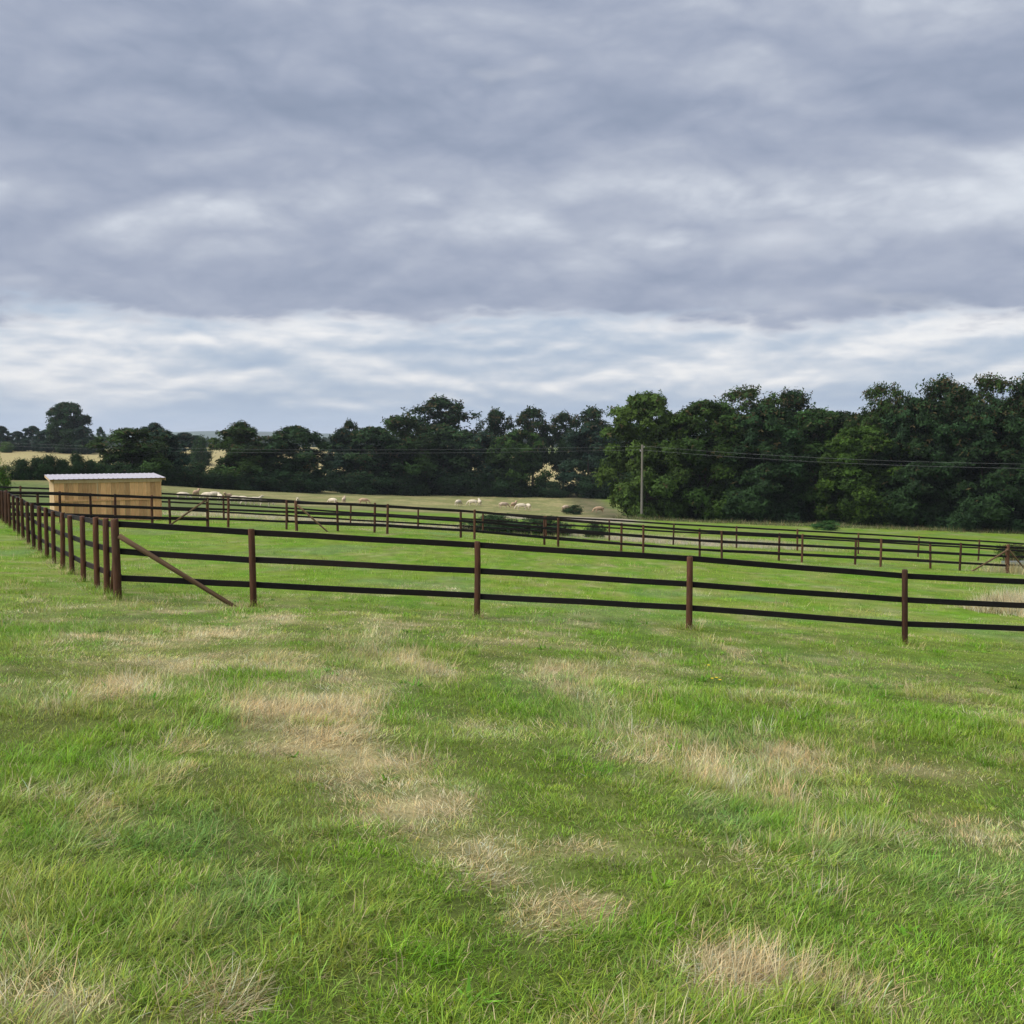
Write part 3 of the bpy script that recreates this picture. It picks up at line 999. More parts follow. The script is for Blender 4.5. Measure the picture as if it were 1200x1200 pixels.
def make_tree(H, Rc, base, kind, seed, nblob, per, leaf, tone, openness=0.0, brown=0.15, blobr=(0.15, 0.27), trunk_r=0.28):
    """tapered trunk with limbs + crown of leaf sprays gathered in clumps; returns (trunk mesh, crown mesh)"""
    g = np.random.default_rng(seed)
    rr = random.Random(seed)
    hb = base * H
    # clumps
    cen, rad = [], []
    lobes = [(rr.uniform(0, 6.28), rr.uniform(0.75, 1.12)) for _ in range(5)]
    while len(cen) < nblob:
        t = rr.random() ** 0.9
        prof = crown_profile(kind, t)
        a = rr.uniform(0, 2 * math.pi)
        lob = 1.0 + 0.16 * math.sin(2 * a + lobes[0][0]) + 0.12 * math.sin(3 * a + lobes[1][0] + 3 * t) + 0.10 * math.sin(5 * t * 3 + lobes[2][0])
        q = (0.35 + 0.65 * rr.random() ** 0.55) if rr.random() > 0.16 else rr.random() * 0.4
        br = rr.uniform(*blobr) * Rc * (0.75 + 0.5 * (1 - t))
        rmax = max(0.05, prof * lob * Rc - br * 0.7)
        z = hb + (H - hb) * t
        z = min(z, H - br * rr.uniform(0.55, 1.0)); z = max(z, hb + br * 0.4)
        cen.append((math.cos(a) * rmax * q, math.sin(a) * rmax * q, z)); rad.append(br)
    cen = np.array(cen); rad = np.array(rad)
    # sprays
    idx = g.choice(nblob, size=nblob * per, p=(rad ** 2) / (rad ** 2).sum())
    n = len(idx)
    d = g.normal(size=(n, 3)); d /= np.linalg.norm(d, axis=1)[:, None]
    out = cen[idx] - np.array([0, 0, hb + (H - hb) * 0.35]); out /= (np.linalg.norm(out, axis=1)[:, None] + 1e-6)
    d = d + 0.55 * out + np.array([0, 0, 0.40]); d /= np.linalg.norm(d, axis=1)[:, None]
    rr_ = rad[idx] * (0.45 + 0.62 * g.random(n) ** 0.6)
    flat = np.array([1, 1, 0.72])
    c = cen[idx] + d * rr_[:, None] * flat + g.normal(size=(n, 3)) * 0.07 * Rc * (0.5 + openness)
    c[:, 2] = np.maximum(c[:, 2], 0.05 + 0.3 * g.random(n))
    # each spray = 3 rhombic leaves fanned about a shared normal
    nrm = d * 1.0 + np.array([0, 0, 0.25]) + g.normal(size=(n, 3)) * 0.45; nrm /= np.linalg.norm(nrm, axis=1)[:, None]
    t1 = np.cross(nrm, g.normal(size=(n, 3))); t1 /= np.linalg.norm(t1, axis=1)[:, None]
    t2 = np.cross(nrm, t1)
    V, F = [], []
    tin = []
    tone = np.array(tone)
    bt = g.normal(0, 1, nblob)
    bb = g.random(nblob)
    per_col = tone[None, :] * (1 + 0.30 * bt[idx] + 0.20 * g.normal(size=n))[:, None].clip(0.40, 2.2)
    per_col = per_col * (1 + np.stack([0.16 * (bb[idx] - 0.5), 0.06 * (bb[idx] - 0.5), -0.2 * (bb[idx] - 0.5)], 1))
    hi = ((c[:, 2] - hb) / (H - hb)).clip(0, 1)
    isb = g.random(n) < brown * hi ** 2
    per_col[isb] = np.array([0.075, 0.062, 0.026]) * (0.7 + 0.6 * g.random(isb.sum()))[:, None]
    s = leaf * (0.7 + 0.6 * g.random(n))
    for k in range(3):
        ang = (k - 1) * 1.5 + g.normal(size=n) * 0.35
        ax = t1 * np.cos(ang)[:, None] + t2 * np.sin(ang)[:, None]
        ay = np.cross(nrm, ax)
        ax = ax + nrm * (g.normal(size=n) * 0.35)[:, None]
        p0 = c
        p1 = c + ax * (s * 0.55)[:, None] + ay * (s * 0.27)[:, None] + nrm * (s * 0.06)[:, None]
        p2 = c + ax * (s * 1.05)[:, None] - nrm * (s * 0.12)[:, None]
        p3 = c + ax * (s * 0.55)[:, None] - ay * (s * 0.27)[:, None] + nrm * (s * 0.06)[:, None]
        o = 4 * n * k
        V.append(np.stack([p0, p1, p2, p3], 1).reshape(-1, 3))
        F.append(np.arange(4 * n).reshape(n, 4) + o)
        tin.append(np.repeat(per_col * (0.9 + 0.2 * g.random(n))[:, None], 4, 0))
    me = mesh_np("crown", np.concatenate(V), np.concatenate(F), 4, False)
    vcol(me, "tint", np.concatenate(tin))
    me.materials.append(M_LEAF)
    # trunk and limbs
    V, F = [], []
    ht = hb + (H - hb) * 0.62
    pts = []; rd = []
    for k in range(7):
        t = k / 6
        pts.append((0.25 * trunk_r * math.sin(3 * t + seed) * 3 * t, 0.25 * trunk_r * math.cos(2.3 * t + seed) * 3 * t, -0.3 + (ht + 0.3) * t))
        rd.append(trunk_r * (1.25 if k == 0 else 1) * (1 - 0.8 * t))
    tube(V, F, pts, rd, 9)
    order = sorted(range(nblob), key=lambda i: -rad[i])[:14]
    for i in order:
        e = Vector(cen[i])
        t0 = min(0.95, max(0.28, (e.z / ht) * 0.6))
        k = t0 * 6
        a = Vector(pts[int(k)]).lerp(Vector(pts[min(6, int(k) + 1)]), k - int(k))
        m = a.lerp(e, 0.5) + Vector((rr.uniform(-.3, .3), rr.uniform(-.3, .3), rr.uniform(-0.1, 0.5))) * (Rc / 5)
        r0 = trunk_r * (1 - 0.8 * t0) * 0.6
        tube(V, F, [a, m, e], [r0, r0 * 0.6, r0 * 0.18], 5)
    tm = bpy.data.meshes.new("trunk"); tm.from_pydata(V, [], F); tm.update()
    for p in tm.polygons: p.use_smooth = True
    tm.materials.append(M_BARK)
    return tm, me


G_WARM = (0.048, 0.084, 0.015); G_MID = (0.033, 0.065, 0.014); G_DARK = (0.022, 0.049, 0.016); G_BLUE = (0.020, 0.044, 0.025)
PROTO = {
    'wallA': (15.0, 5.6, make_tree(15.0, 5.6, 0.0, 'broad', 101, 150, 100, 0.36, G_WARM, brown=0.04)),
    'wallB': (15.0, 5.2, make_tree(15.0, 5.2, 0.0, 'broad', 102, 145, 100, 0.36, G_MID, brown=0.12)),
    'wallC': (15.0, 5.4, make_tree(15.0, 5.4, 0.0, 'broad', 103, 145, 100, 0.36, G_DARK, brown=0.12)),
    'oakA': (16.0, 5.0, make_tree(16.0, 5.0, 0.30, 'round', 104, 85, 80, 0.34, G_MID, openness=0.5, brown=0.28, blobr=(0.13, 0.22))),
    'oakB': (16.0, 5.0, make_tree(16.0, 5.0, 0.34, 'round', 105, 78, 75, 0.36, G_DARK, openness=0.7, brown=0.30, blobr=(0.12, 0.20))),
    'lineA': (14.0, 5.6, make_tree(14.0, 5.6, 0.0, 'broad', 106, 120, 70, 0.46, G_DARK, brown=0.10)),
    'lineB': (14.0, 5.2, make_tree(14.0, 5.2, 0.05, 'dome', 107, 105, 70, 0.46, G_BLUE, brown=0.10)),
    'lineC': (15.0, 5.0, make_tree(15.0, 5.0, 0.28, 'round', 108, 75, 62, 0.46, G_DARK, openness=0.6, brown=0.22, blobr=(0.13, 0.22))),
    'lineD': (13.0, 5.6, make_tree(13.0, 5.6, 0.0, 'broad', 109, 115, 70, 0.46, G_MID, brown=0.10)),
    'lone': (14.0, 6.0, make_tree(14.0, 6.0, 0.04, 'round', 131, 150, 70, 0.5, G_DARK, brown=0.2, blobr=(0.14, 0.26))),
    'shrub': (3.0, 2.2, make_tree(3.0, 2.2, 0.0, 'dome', 110, 34, 90, 0.16, G_DARK, openness=1.0, brown=0.05, blobr=(0.16, 0.34), trunk_r=0.08)),
    'shrubB': (3.0, 2.4, make_tree(3.0, 2.4, 0.0, 'dome', 111, 50, 75, 0.16, G_MID, openness=1.0, brown=0.2, blobr=(0.16, 0.34), trunk_r=0.08)),
    'hedge': (5.0, 4.0, make_tree(5.0, 4.0, 0.0, 'dome', 112, 55, 85, 0.28, G_DARK, openness=1.0, brown=0.1, blobr=(0.13, 0.30), trunk_r=0.12)),
}


def place(kind, name, label, cat, px, top, Y, wpx, group=None, tint=(1, 1, 1), rz=None, sy=None):
    H, Rc, (tm, cm) = PROTO[kind]
    x = xat(px, Y, 560)
    z = gz(x, Y)
    zt = at(px, top, Y)[2]
    sh = max(0.15, (zt - z) / H)
    sw = wpx * Y / 1200.0 / (2 * Rc)
    root = empty(name, (x, Y, z), rnd.uniform(0, 6.28) if rz is None else rz)
    tag(root, label, cat, group)
    for nm, me in (("trunk", tm), ("crown", cm)):
        o = obj(nm, me, None, root)
        o.scale = (sw, sw if sy is None else sw * sy, sh)
        j = rnd.uniform(0.88, 1.12)
        o.color = (tint[0] * j, tint[1] * j, tint[2] * j, 1)
    return root


T = 'broadleaf_tree'
GW = "tall trees along the front of the wood"
W1 = "dark leafy tree in the unbroken front of the tall wood beyond the back fence"
# the near wood
place('wallA', T, "broad yellow-green tree at the end of the wood, behind the utility pole", "tree", 757, 461, 121, 106, sy=1.0)
place('wallB', T, "green tree in the wood next to the yellow-green end tree", "tree", 826, 472, 119, 108, tint=(1, 1, .9))
place('oakA', T, "open-topped tree showing sky through its brownish crown above the wood", "tree", 872, 457, 127, 92)
place('oakB', T, "second open-topped tree, lower, behind the middle of the wood", "tree", 925, 463, 128, 86)
place('wallC', T, "dark bushy tree of the wood standing under the two open-topped trees", "tree", 896, 478, 117, 112)
place('wallB', T, "dull green tree between the open-topped trees and the bright green bulging one", "tree", 955, 482, 121, 108, None, tint=(.8, .9, .9))
place('wallA', T, "bright green rounded tree bulging out from the wood by the bramble heap", "tree", 1012, 500, 112, 104, tint=(.95, 1.05, .9))
place('oakA', T, "domed tree with airy brownish top rising over the bright green bulging tree", "tree", 1032, 454, 118, 76, rz=2.0)
place('wallC', T, "dark tree of the wood between the bright green bulging tree and the tallest one", "tree", 1075, 470, 111, 110)
place('wallC', T, W1, "tree", 1150, 478, 108, 110, GW, rz=1.0)
place('oakB', T, "tallest airy tree of the wood, sky showing between its leaves", "tree", 1103, 449, 114, 90)
place('oakA', T, "airy tree of the tall wood next to the tallest one", "tree", 1155, 444, 113, 88, rz=4.0)
place('oakB', T, "airy tree of the tall wood, two along from the tallest", "tree", 1205, 447, 111, 88, rz=2.5)
place('wallC', T, W1, "tree", 1225, 470, 106, 110, GW)
place('wallB', T, W1, "tree", 1300, 465, 104, 120, GW)
for (a_, tp, yy, w) in ((790, 490, 131, 110), (850, 482, 133, 110), (915, 484, 137, 110), (985, 485, 136, 120), (1050, 478, 132, 120), (1120, 470, 130, 120), (1190, 468, 128, 120), (1260, 470, 126, 120)):
    place('wallC', T, "dark tree standing deep inside the tall wood", "tree", a_, tp, yy, w, "trees deep inside the tall wood", tint=(.8, .8, .8))
# tree line beyond the sheep
GL = "trees of the line beyond the sheep"
LL = "dark bushy tree in the long line beyond the sheep"
place('lineD', T, "tree at the near end of the far line, next to the gap above the pasture", "tree", 283, 502, 153, 90)
place('lineC', T, "small domed crown showing above the far line by the distant hills", "tree", 283, 497, 172, 46)
place('lineA', T, LL, "tree", 346, 501, 156, 88, GL)
place('lineB', T, LL, "tree", 402, 505, 170, 56, GL)
place('lineC', T, "slim crown poking up where the far line dips", "tree", 410, 496, 180, 32)
place('lineA', T, LL, "tree", 433, 502, 172, 88, GL, rz=2)
place('lineD', T, LL, "tree", 470, 489, 178, 92, GL, tint=(.85, .9, .9))
place('lineC', T, "tallest domed tree of the far line, with gaps in its crown", "tree", 516, 470, 201, 88)
place('lineA', T, LL, "tree", 520, 499, 186, 92, GL, rz=4)
place('lineB', T, LL, "tree", 566, 508, 187, 70, GL)
place('lineC', T, "slender open crown beside the tallest domed tree", "tree", 580, 484, 201, 52, rz=3)
place('lineC', T, "open crown standing up over the middle of the far line", "tree", 624, 482, 199, 58, rz=1)
place('lineD', T, "low round green tree in front of the open crowns", "tree", 606, 505, 184, 76, tint=(.9, 1, .9))
place('lineC', T, "open-crowned tree of the far line near the wood", "tree", 660, 487, 202, 46, rz=5)
place('lineC', T, "tall open-crowned tree of the far line almost touching the wood", "tree", 695, 482, 200, 64, rz=0.5)
place('lineB', T, LL, "tree", 690, 500, 186, 78, GL)
place('lineA', T, LL, "tree", 735, 498, 190, 80, GL)
for (a, tp, w) in ((260, 556, 60), (300, 553, 70), (352, 555, 64), (420, 556, 60), (465, 553, 66), (512, 552, 66), (556, 554, 66), (600, 558, 56), (650, 566, 50), (700, 558, 60), (735, 560, 60)):
    place('hedge', 'hedge_shrub', "dark hedge shrub filling the foot of the far tree line", "shrub", a, tp, float(np.interp(a, [240, 350, 450, 520], [149, 152, 169, 182])), w, "hedge shrubs under the far tree line", tint=(.8, .85, .9))
# group by the shelter
place('lineD', T, "round tree rising directly behind the timber shelter roof", "tree", 154, 503, 131, 96)
place('lineB', T, LL, "tree", 190, 505, 140, 70, GL)
place('lineB', T, "bluish tree behind the round tree near the shelter", "tree", 182, 497, 215, 44, tint=(1, 1, 1.2))  # blue of the distance haze painted into the leaf tint
place('lineB', T, "rounded bluish tree in the dip before the distant hills", "tree", 218, 508, 240, 52, tint=(1.1, 1.1, 1.3))  # leaf tint shifted to blue, standing in for haze
place('hedge', 'hedge_shrub', "rounded dark bush at the far field's lower edge", "shrub", 236, 516, 235, 30)
for (a, tp, w, yy) in ((140, 545, 60, 127), (178, 543, 50, 130), (205, 548, 50, 138), (232, 545, 44, 146)):
    place('hedge', 'hedge_shrub', "dark hedge shrub beside the timber shelter", "shrub", a, tp, yy, w, "hedge shrubs beside the shelter")
# hillside on the far left
place('lone', T, "large lone rounded tree on the skyline above the tan field", "tree", 81, 473, 285, 56, tint=(.95, 1, 1.1))  # slight haze blue mixed into the leaf tint
place('lineB', T, "smaller bushy tree below the lone skyline tree", "tree", 98, 500, 280, 26)
SK = "low bushy tree along the top of the tan field"
GS = "bushy trees along the top of the tan field"
for (a, tp, w, yy) in ((-20, 495, 34, 300), (3, 500, 26, 300), (22, 506, 26, 298), (40, 500, 28, 300), (56, 504, 34, 290), (110, 512, 24, 292), (-50, 490, 40, 300)):
    place('lineB', T, SK, "tree", a, tp, yy, w, GS, tint=(1, 1, 1.1))  # extra blue in the leaf tint imitates distance haze
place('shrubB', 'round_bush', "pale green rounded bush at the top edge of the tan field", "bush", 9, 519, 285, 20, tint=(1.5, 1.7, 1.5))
place('lineB', T, "slim pale tree on the skyline beside the lone rounded tree", "tree", 119, 501, 330, 12, tint=(1.8, 1.8, 2.0))  # paler, bluer leaf tint has haze painted in
HL = "dark shrub of the hedge below the tan field"
for (a, tp, w, yy) in ((-40, 540, 50, 115), (-8, 548, 40, 114), (24, 541, 34, 116), (45, 539, 36, 117), (60, 537, 32, 118), (74, 541, 26, 119), (90, 535, 30, 120), (105, 542, 26, 121), (118, 545, 30, 124)):
    place('hedge', 'hedge_shrub', HL, "shrub", a, tp, yy, w, "hedge below the tan field")
place('shrubB', 'round_bush', "bright green leafy bush beyond the side fence, short of the hedge", "bush", -10, 534, 92, 34, tint=(3.0, 3.2, 1.2))
# scrub between and behind the paddock fences
place('shrub', 'low_bush', "dark low bush growing against the farthest fence", "bush", 580, 605, 64.5, 88)
place('shrub', 'low_bush', "wide dark bush beside the one against the farthest fence", "bush", 632, 608, 65.5, 104, rz=1)
place('shrub', 'low_bush', "small dark bush against the farthest fence towards the pole", "bush", 698, 613, 64.5, 30)
place('shrubB', 'low_bush', "weedy clump around the foot of the utility pole", "bush", 752, 603, 110, 16, tint=(1.6, 1.8, 1.2))
place('shrub', 'bramble_heap', "dark bramble heap in the green field before the wood", "bramble", 970, 611, 98, 36, tint=(1.6, 1.9, 1.4))
place('shrubB', 'low_bush', "grey-green bush at the back of the sheep pasture", "bush", 440, 577, 170, 22, tint=(1.6, 1.8, 2.0))
place('shrub', 'low_bush', "dark scrub clump among the grazing sheep", "bush", 673, 592.5, 128, 27)
place('shrubB', 'low_bush', "dry brown bush beyond the end strainer post", "bush", 1192, 640, 66.5, 46, tint=(1.6, 1.3, 1.2))

# distant copses on the plain, each a clump of trees too far to tell apart
def copse(px0, px1, top, Y, seed):
    g = np.random.default_rng(seed)
    x0, x1 = xat(px0, Y), xat(px1, Y)
    n = 900
    x = g.uniform(x0, x1, n); y = Y + g.normal(0, 14, n)
    gnd = ground(x, y)
    hmax = (515 - top) / 1200 * Y + EYE - gnd
    hh = hmax * (0.55 + 0.45 * fbm(x * 0.06, y * 0.0, seed, 3)) * g.random(n) ** 0.6
    c = np.stack([x, y, gnd + hh], 1)
    s = Y * 0.0022
    V, F = [], []
    for k in range(4):
        d = g.normal(size=(n, 3)); d /= np.linalg.norm(d, axis=1)[:, None]
        u = np.cross(d, g.normal(size=(n, 3))); u /= np.linalg.norm(u, axis=1)[:, None]
        v = np.cross(d, u)
        V.append(np.stack([c + u * s, c + v * s * .7, c - u * s, c - v * s * .7], 1).reshape(-1, 3) + np.repeat(g.normal(size=(n, 3)) * s * .8, 4, 0))
        F.append(np.arange(4 * n).reshape(n, 4) + 4 * n * k)
    me = mesh_np("distant_wood", np.concatenate(V), np.concatenate(F), 4)
    vcol(me, "tint", np.repeat(np.tile(np.array([[0.03, 0.05, 0.03]]) * 1.0, (4 * n, 1)) * (0.7 + 0.6 * g.random((4 * n, 1))), 4, 0))
    me.materials.append(M_LEAF)
    tag(obj("distant_wood", me), "hazy distant wood on the plain seen in gaps above the trees", "wood", "distant woods", "stuff")


copse(-200, 130, 512, 620, 1)
copse(100, 420, 514, 760, 2)
copse(380, 760, 512, 700, 3)

# ------------------------------------------------------------------ utility line
def build_line():
    x = xat(752, 112, 600); y = 112.0
    z = gz(x, y)
    zt = at(752, 521, 112)[2]
    spots = [(x, y, z, zt, "grey wooden utility pole standing before the wood, carrying two wires")]
    # neighbours of the same line, out of the picture on either side
    xl, yl = xat(-330, 168), 168.0
    xr, yr = xat(1560, 84), 84.0
    spots.append((xl, yl, gz(xl, yl), gz(xl, yl) + 8.2, "next utility pole of the line beyond the shelter"))
    spots.append((xr, yr, gz(xr, yr), gz(xr, yr) + 8.0, "next utility pole of the line along the wood"))
    tops = []
    for (a, b, c, t, lab) in spots:
        root = empty("utility_pole", (a, b, c))
        tag(root, lab, "pole", "poles of the power line")
        h = t - c
        beam("pole_shaft", pole_unit("pole_shaft", 0.17, 0.12, mat=M_POLE), (0, 0, -0.6), (0, 0, h), root) if False else None
        me = pole_unit("pole_shaft", 0.15, 0.105, mat=M_POLE)
        o = obj("pole_shaft", me, None, root); o.location = (0, 0, -0.6); o.scale = (1, 1, h + 0.6)
        for dz, sx in ((-0.35, 0.20), (-0.75, -0.20)):
            br = obj("insulator_bracket", box_mesh("insulator_bracket", min(0, sx), max(0, sx), -0.03, 0.03, h + dz - 0.03, h + dz + 0.03), M_ZINC, root)
            bm = bmesh.new()
            bmesh.ops.create_cone(bm, cap_ends=True, segments=8, radius1=0.07, radius2=0.05, depth=0.18)
            ins = obj("insulator", bm_mesh("insulator", bm, True), M_CERAMIC, br)
            ins.location = (sx, 0, h + dz + 0.10)
            tops.append(Vector((a + sx, b, c + h + dz + 0.19)))
    for (i, j, lab) in ((0, 2, 0), (1, 3, 0), (0, 4, 1), (1, 5, 1)):
        p, q = tops[i], tops[j]
        sag = 1.9 if lab == 0 else 0.9
        P = []
        n = 40
        for k in range(n + 1):
            t = k / n
            v = p.lerp(q, t); v.z -= 4 * sag * t * (1 - t)
            P.append(v)
        V, F = [], []
        tube(V, F, P, [0.0055] * (n + 1), 5)
        me = bpy.data.meshes.new("overhead_wire"); me.from_pydata(V, [], F); me.update()
        o = obj("overhead_wire", me, M_WIRE)
        tag(o, ("upper" if i == 0 else "lower") + (" thin overhead wire from the pole across the far tree line" if lab == 0 else " thin overhead wire from the pole across the wood"), "wire", "overhead wires")


build_line()

# ------------------------------------------------------------------ sheep
def animal_mesh(name, joints, edges, sub=2):
    """joints: name -> (x,y,z,rx,ry); grown with the Skin modifier into one continuous body"""
    names = list(joints)
    me = bpy.data.meshes.new(name)
    me.from_pydata([joints[k][:3] for k in names], [(names.index(a), names.index(b)) for a, b in edges], [])
    o = bpy.data.objects.new(name, me); COL.objects.link(o)
    sk = o.modifiers.new("skin", 'SKIN')
    sk.use_smooth_shade = True
    for i, k in enumerate(names):
        me.skin_vertices[0].data[i].radius = joints[k][3:5]
        me.skin_vertices[0].data[i].use_root = (i == 0)
    ss = o.modifiers.new("sub", 'SUBSURF'); ss.levels = sub; ss.render_levels = sub
    dg = bpy.context.evaluated_depsgraph_get()
    m2 = bpy.data.meshes.new_from_object(o.evaluated_get(dg))
    m2.name = name
    bpy.data.objects.remove(o, do_unlink=True)
    for p in m2.polygons: p.use_smooth = True
    return m2


def sheep_joints(pose):
    J = {}
    # body runs along +x (head end); deep fleece, short legs
    J['barrel'] = (0.0, 0, 0.56, .235, .235)
    J['loin'] = (-0.25, 0, 0.585, .225, .225)
    J['rump'] = (-0.45, 0, 0.58, .185, .19)
    J['tailhead'] = (-0.59, 0, 0.60, .06, .06)
    J['tail1'] = (-0.63, 0, 0.46, .035, .035)
    J['chest'] = (0.26, 0, 0.56, .215, .22)
    J['withers'] = (0.42, 0, 0.62, .16, .17)
    if pose == 'graze':
        J['neck'] = (0.62, 0, 0.50, .10, .115); J['poll'] = (0.76, 0, 0.31, .075, .08)
        J['face'] = (0.84, 0, 0.19, .055, .06); J['muzzle'] = (0.88, 0, 0.10, .04, .045)
        ez = (0.73, 0.33)
    else:
        J['neck'] = (0.58, 0, 0.76, .10, .12); J['poll'] = (0.70, 0, 0.90, .078, .085)
        J['face'] = (0.82, 0, 0.86, .058, .062); J['muzzle'] = (0.91, 0, 0.81, .042, .046)
        ez = (0.68, 0.92)
    for s, q in ((1, 'L'), (-1, 'R')):
        J['ear' + q] = (ez[0], 0.11 * s, ez[1], .022, .03)
        J['ear2' + q] = (ez[0] - 0.01, 0.18 * s, ez[1] - 0.02, .012, .024)
        f = 0.04 * s
        J['sh' + q] = (0.34, 0.11 * s, 0.40, .075, .07)
        J['kne' + q] = (0.36 + f, 0.12 * s, 0.20, .034, .032)
        J['fet' + q] = (0.35 + f, 0.12 * s, 0.06, .026, .026)
        J['hoo' + q] = (0.37 + f, 0.12 * s, 0.0, .033, .03)
        J['hip' + q] = (-0.42, 0.12 * s, 0.43, .10, .09)
        J['sti' + q] = (-0.36 - f, 0.13 * s, 0.32, .06, .055)
        J['hoc' + q] = (-0.50 - f, 0.13 * s, 0.21, .033, .033)
        J['hft' + q] = (-0.46 - f, 0.13 * s, 0.06, .026, .026)
        J['hhf' + q] = (-0.44 - f, 0.13 * s, 0.0, .033, .03)
    E = [('barrel', 'loin'), ('loin', 'rump'), ('rump', 'tailhead'), ('tailhead', 'tail1'), ('barrel', 'chest'), ('chest', 'withers'),
         ('withers', 'neck'), ('neck', 'poll'), ('poll', 'face'), ('face', 'muzzle')]
    for q in 'LR':
        E += [('poll', 'ear' + q), ('ear' + q, 'ear2' + q), ('chest', 'sh' + q), ('sh' + q, 'kne' + q), ('kne' + q, 'fet' + q), ('fet' + q, 'hoo' + q),
              ('rump', 'hip' + q), ('hip' + q, 'sti' + q), ('sti' + q, 'hoc' + q), ('hoc' + q, 'hft' + q), ('hft' + q, 'hhf' + q)]
    return J, E


M_CREAM = plain_mat("cream_fleece", (0.60, 0.52, 0.40), rough=0.95, var=0.12, nscale=5.0, spec=0.05)
M_TANC = plain_mat("tan_fleece", (0.43, 0.30, 0.20), rough=0.95, var=0.15, nscale=5.0, spec=0.05)
M_PALEC = plain_mat("dusky_fleece", (0.46, 0.36, 0.27), rough=0.95, var=0.15, nscale=5.0, spec=0.05)
SHEEP = {p: animal_mesh("sheep_" + p, *sheep_joints(p)) for p in ('graze', 'stand')}
SHEEPM = {}
for p, me in SHEEP.items():
    for cn, mt in (('cream', M_CREAM), ('tan', M_TANC), ('pale', M_PALEC)):
        m2 = me.copy(); m2.materials.clear(); m2.materials.append(mt)
        SHEEPM[(p, cn)] = m2


def sheep(px, Y, pose, colr, heading, label, group=None, s=1.0):
    x = xat(px, Y, 590)
    o = obj("sheep", SHEEPM[(pose, colr)])
    o.location = (x, Y, gz(x, Y) + 0.02 * s)
    o.rotation_euler = (0, 0, R(heading))
    o.scale = (s, s, s)
    tag(o, label, "sheep", group)


HERD = "cream sheep of the bunched flock grazing beyond the shelter"
for (p, Y, pose, c, hd) in ((214, 110, 'graze', 'cream', 10), (243, 114, 'graze', 'cream', 165), (251, 116, 'graze', 'cream', 20), (258, 113, 'stand', 'cream', 120),
                            (275, 112, 'graze', 'cream', 15), (284, 113, 'graze', 'cream', 170), (292, 111, 'graze', 'cream', 200), (299, 113, 'stand', 'cream', 20), (311, 110, 'graze', 'cream', 5)):
    sheep(p, Y - 5, pose, c, hd, HERD, "bunched sheep beyond the shelter", 1.05)
for (p, Y, hd) in ((230, 116, 80), (268, 116, 250)):
    sheep(p, Y - 5, 'stand', 'tan', hd, "tan sheep standing among the bunched cream flock beyond the shelter", "tan sheep in the bunched flock")
sheep(349, 112, 'stand', 'cream', -80, "cream sheep facing us behind the gateway strainer post")
sheep(390, 122, 'graze', 'cream', 150, "cream sheep grazing alone a little past the gateway strainer post")
sheep(403, 126, 'stand', 'pale', 90, "dusky sheep seen from behind near the grey-green bush")
sheep(426, 128, 'graze', 'tan', 10, "tan sheep grazing beside the grey-green bush")
sheep(537, 138, 'graze', 'cream', 60, "bright cream sheep grazing by itself in mid pasture", None, 1.12)
sheep(554, 142, 'graze', 'cream', 170, "cream sheep grazing head to tail in a pair", None, 1.1)
sheep(562, 143, 'stand', 'cream', 100, "cream sheep standing beyond its grazing companion", None, 1.1)
sheep(590, 138, 'graze', 'pale', 20, "dusky sheep at the edge of the group of four", None, 1.1)
sheep(602, 140, 'stand', 'tan', 60, "tan sheep in the group of four", None, 1.1)
sheep(611, 136, 'graze', 'cream', 175, "cream sheep grazing in the group of four", None, 1.12)
sheep(619, 137, 'graze', 'cream', 110, "cream sheep with its rump towards us in the group of four", None, 1.1)
sheep(663, 136, 'graze', 'pale', 40, "dusky sheep grazing behind the dark scrub clump", None, 1.1)
sheep(702, 136, 'graze', 'tan', 190, "tan sheep grazing nearest the end of the wood", None, 1.1)

# ------------------------------------------------------------------ water trough by the end strainer post
def build_trough():
    x, y = xat(1197, 52.5), 52.5
    z = gz(x, y)
    root = empty("water_trough", (x, y, z), R(4))
    tag(root, "grey metal water trough behind the end strainer post", "trough")
    bm = bmesh.new()
    # open tub with sloping ends
    o_ = [(-0.85, -0.28), (0.85, -0.28), (0.85, 0.28), (-0.85, 0.28)]
    lv = [(0.0, 0.86), (0.45, 1.0), (0.45, 0.955), (0.03, 0.83)]
    rows = [[bm.verts.new((a * s, b * s, h)) for a, b in o_] for h, s in lv]
    for k in range(3):
        for i in range(4):
            j = (i + 1) % 4
            bm.faces.new((rows[k][i], rows[k][j], rows[k + 1][j], rows[k + 1][i]))
    bm.faces.new(list(reversed(rows[0]))); bm.faces.new(rows[3])
    bmesh.ops.recalc_face_normals(bm, faces=bm.faces[:])
    obj("tub", bm_mesh("tub", bm), M_ZINC, root)
    obj("water", box_mesh("water", -0.77, 0.77, -0.235, 0.235, 0.05, 0.37), M_WATER, root)
    for sx in (-0.55, 0.55):
        obj("foot", box_mesh("foot", sx - 0.04, sx + 0.04, -0.26, 0.26, -0.12, 0.015), M_ZINC, root)


build_trough()

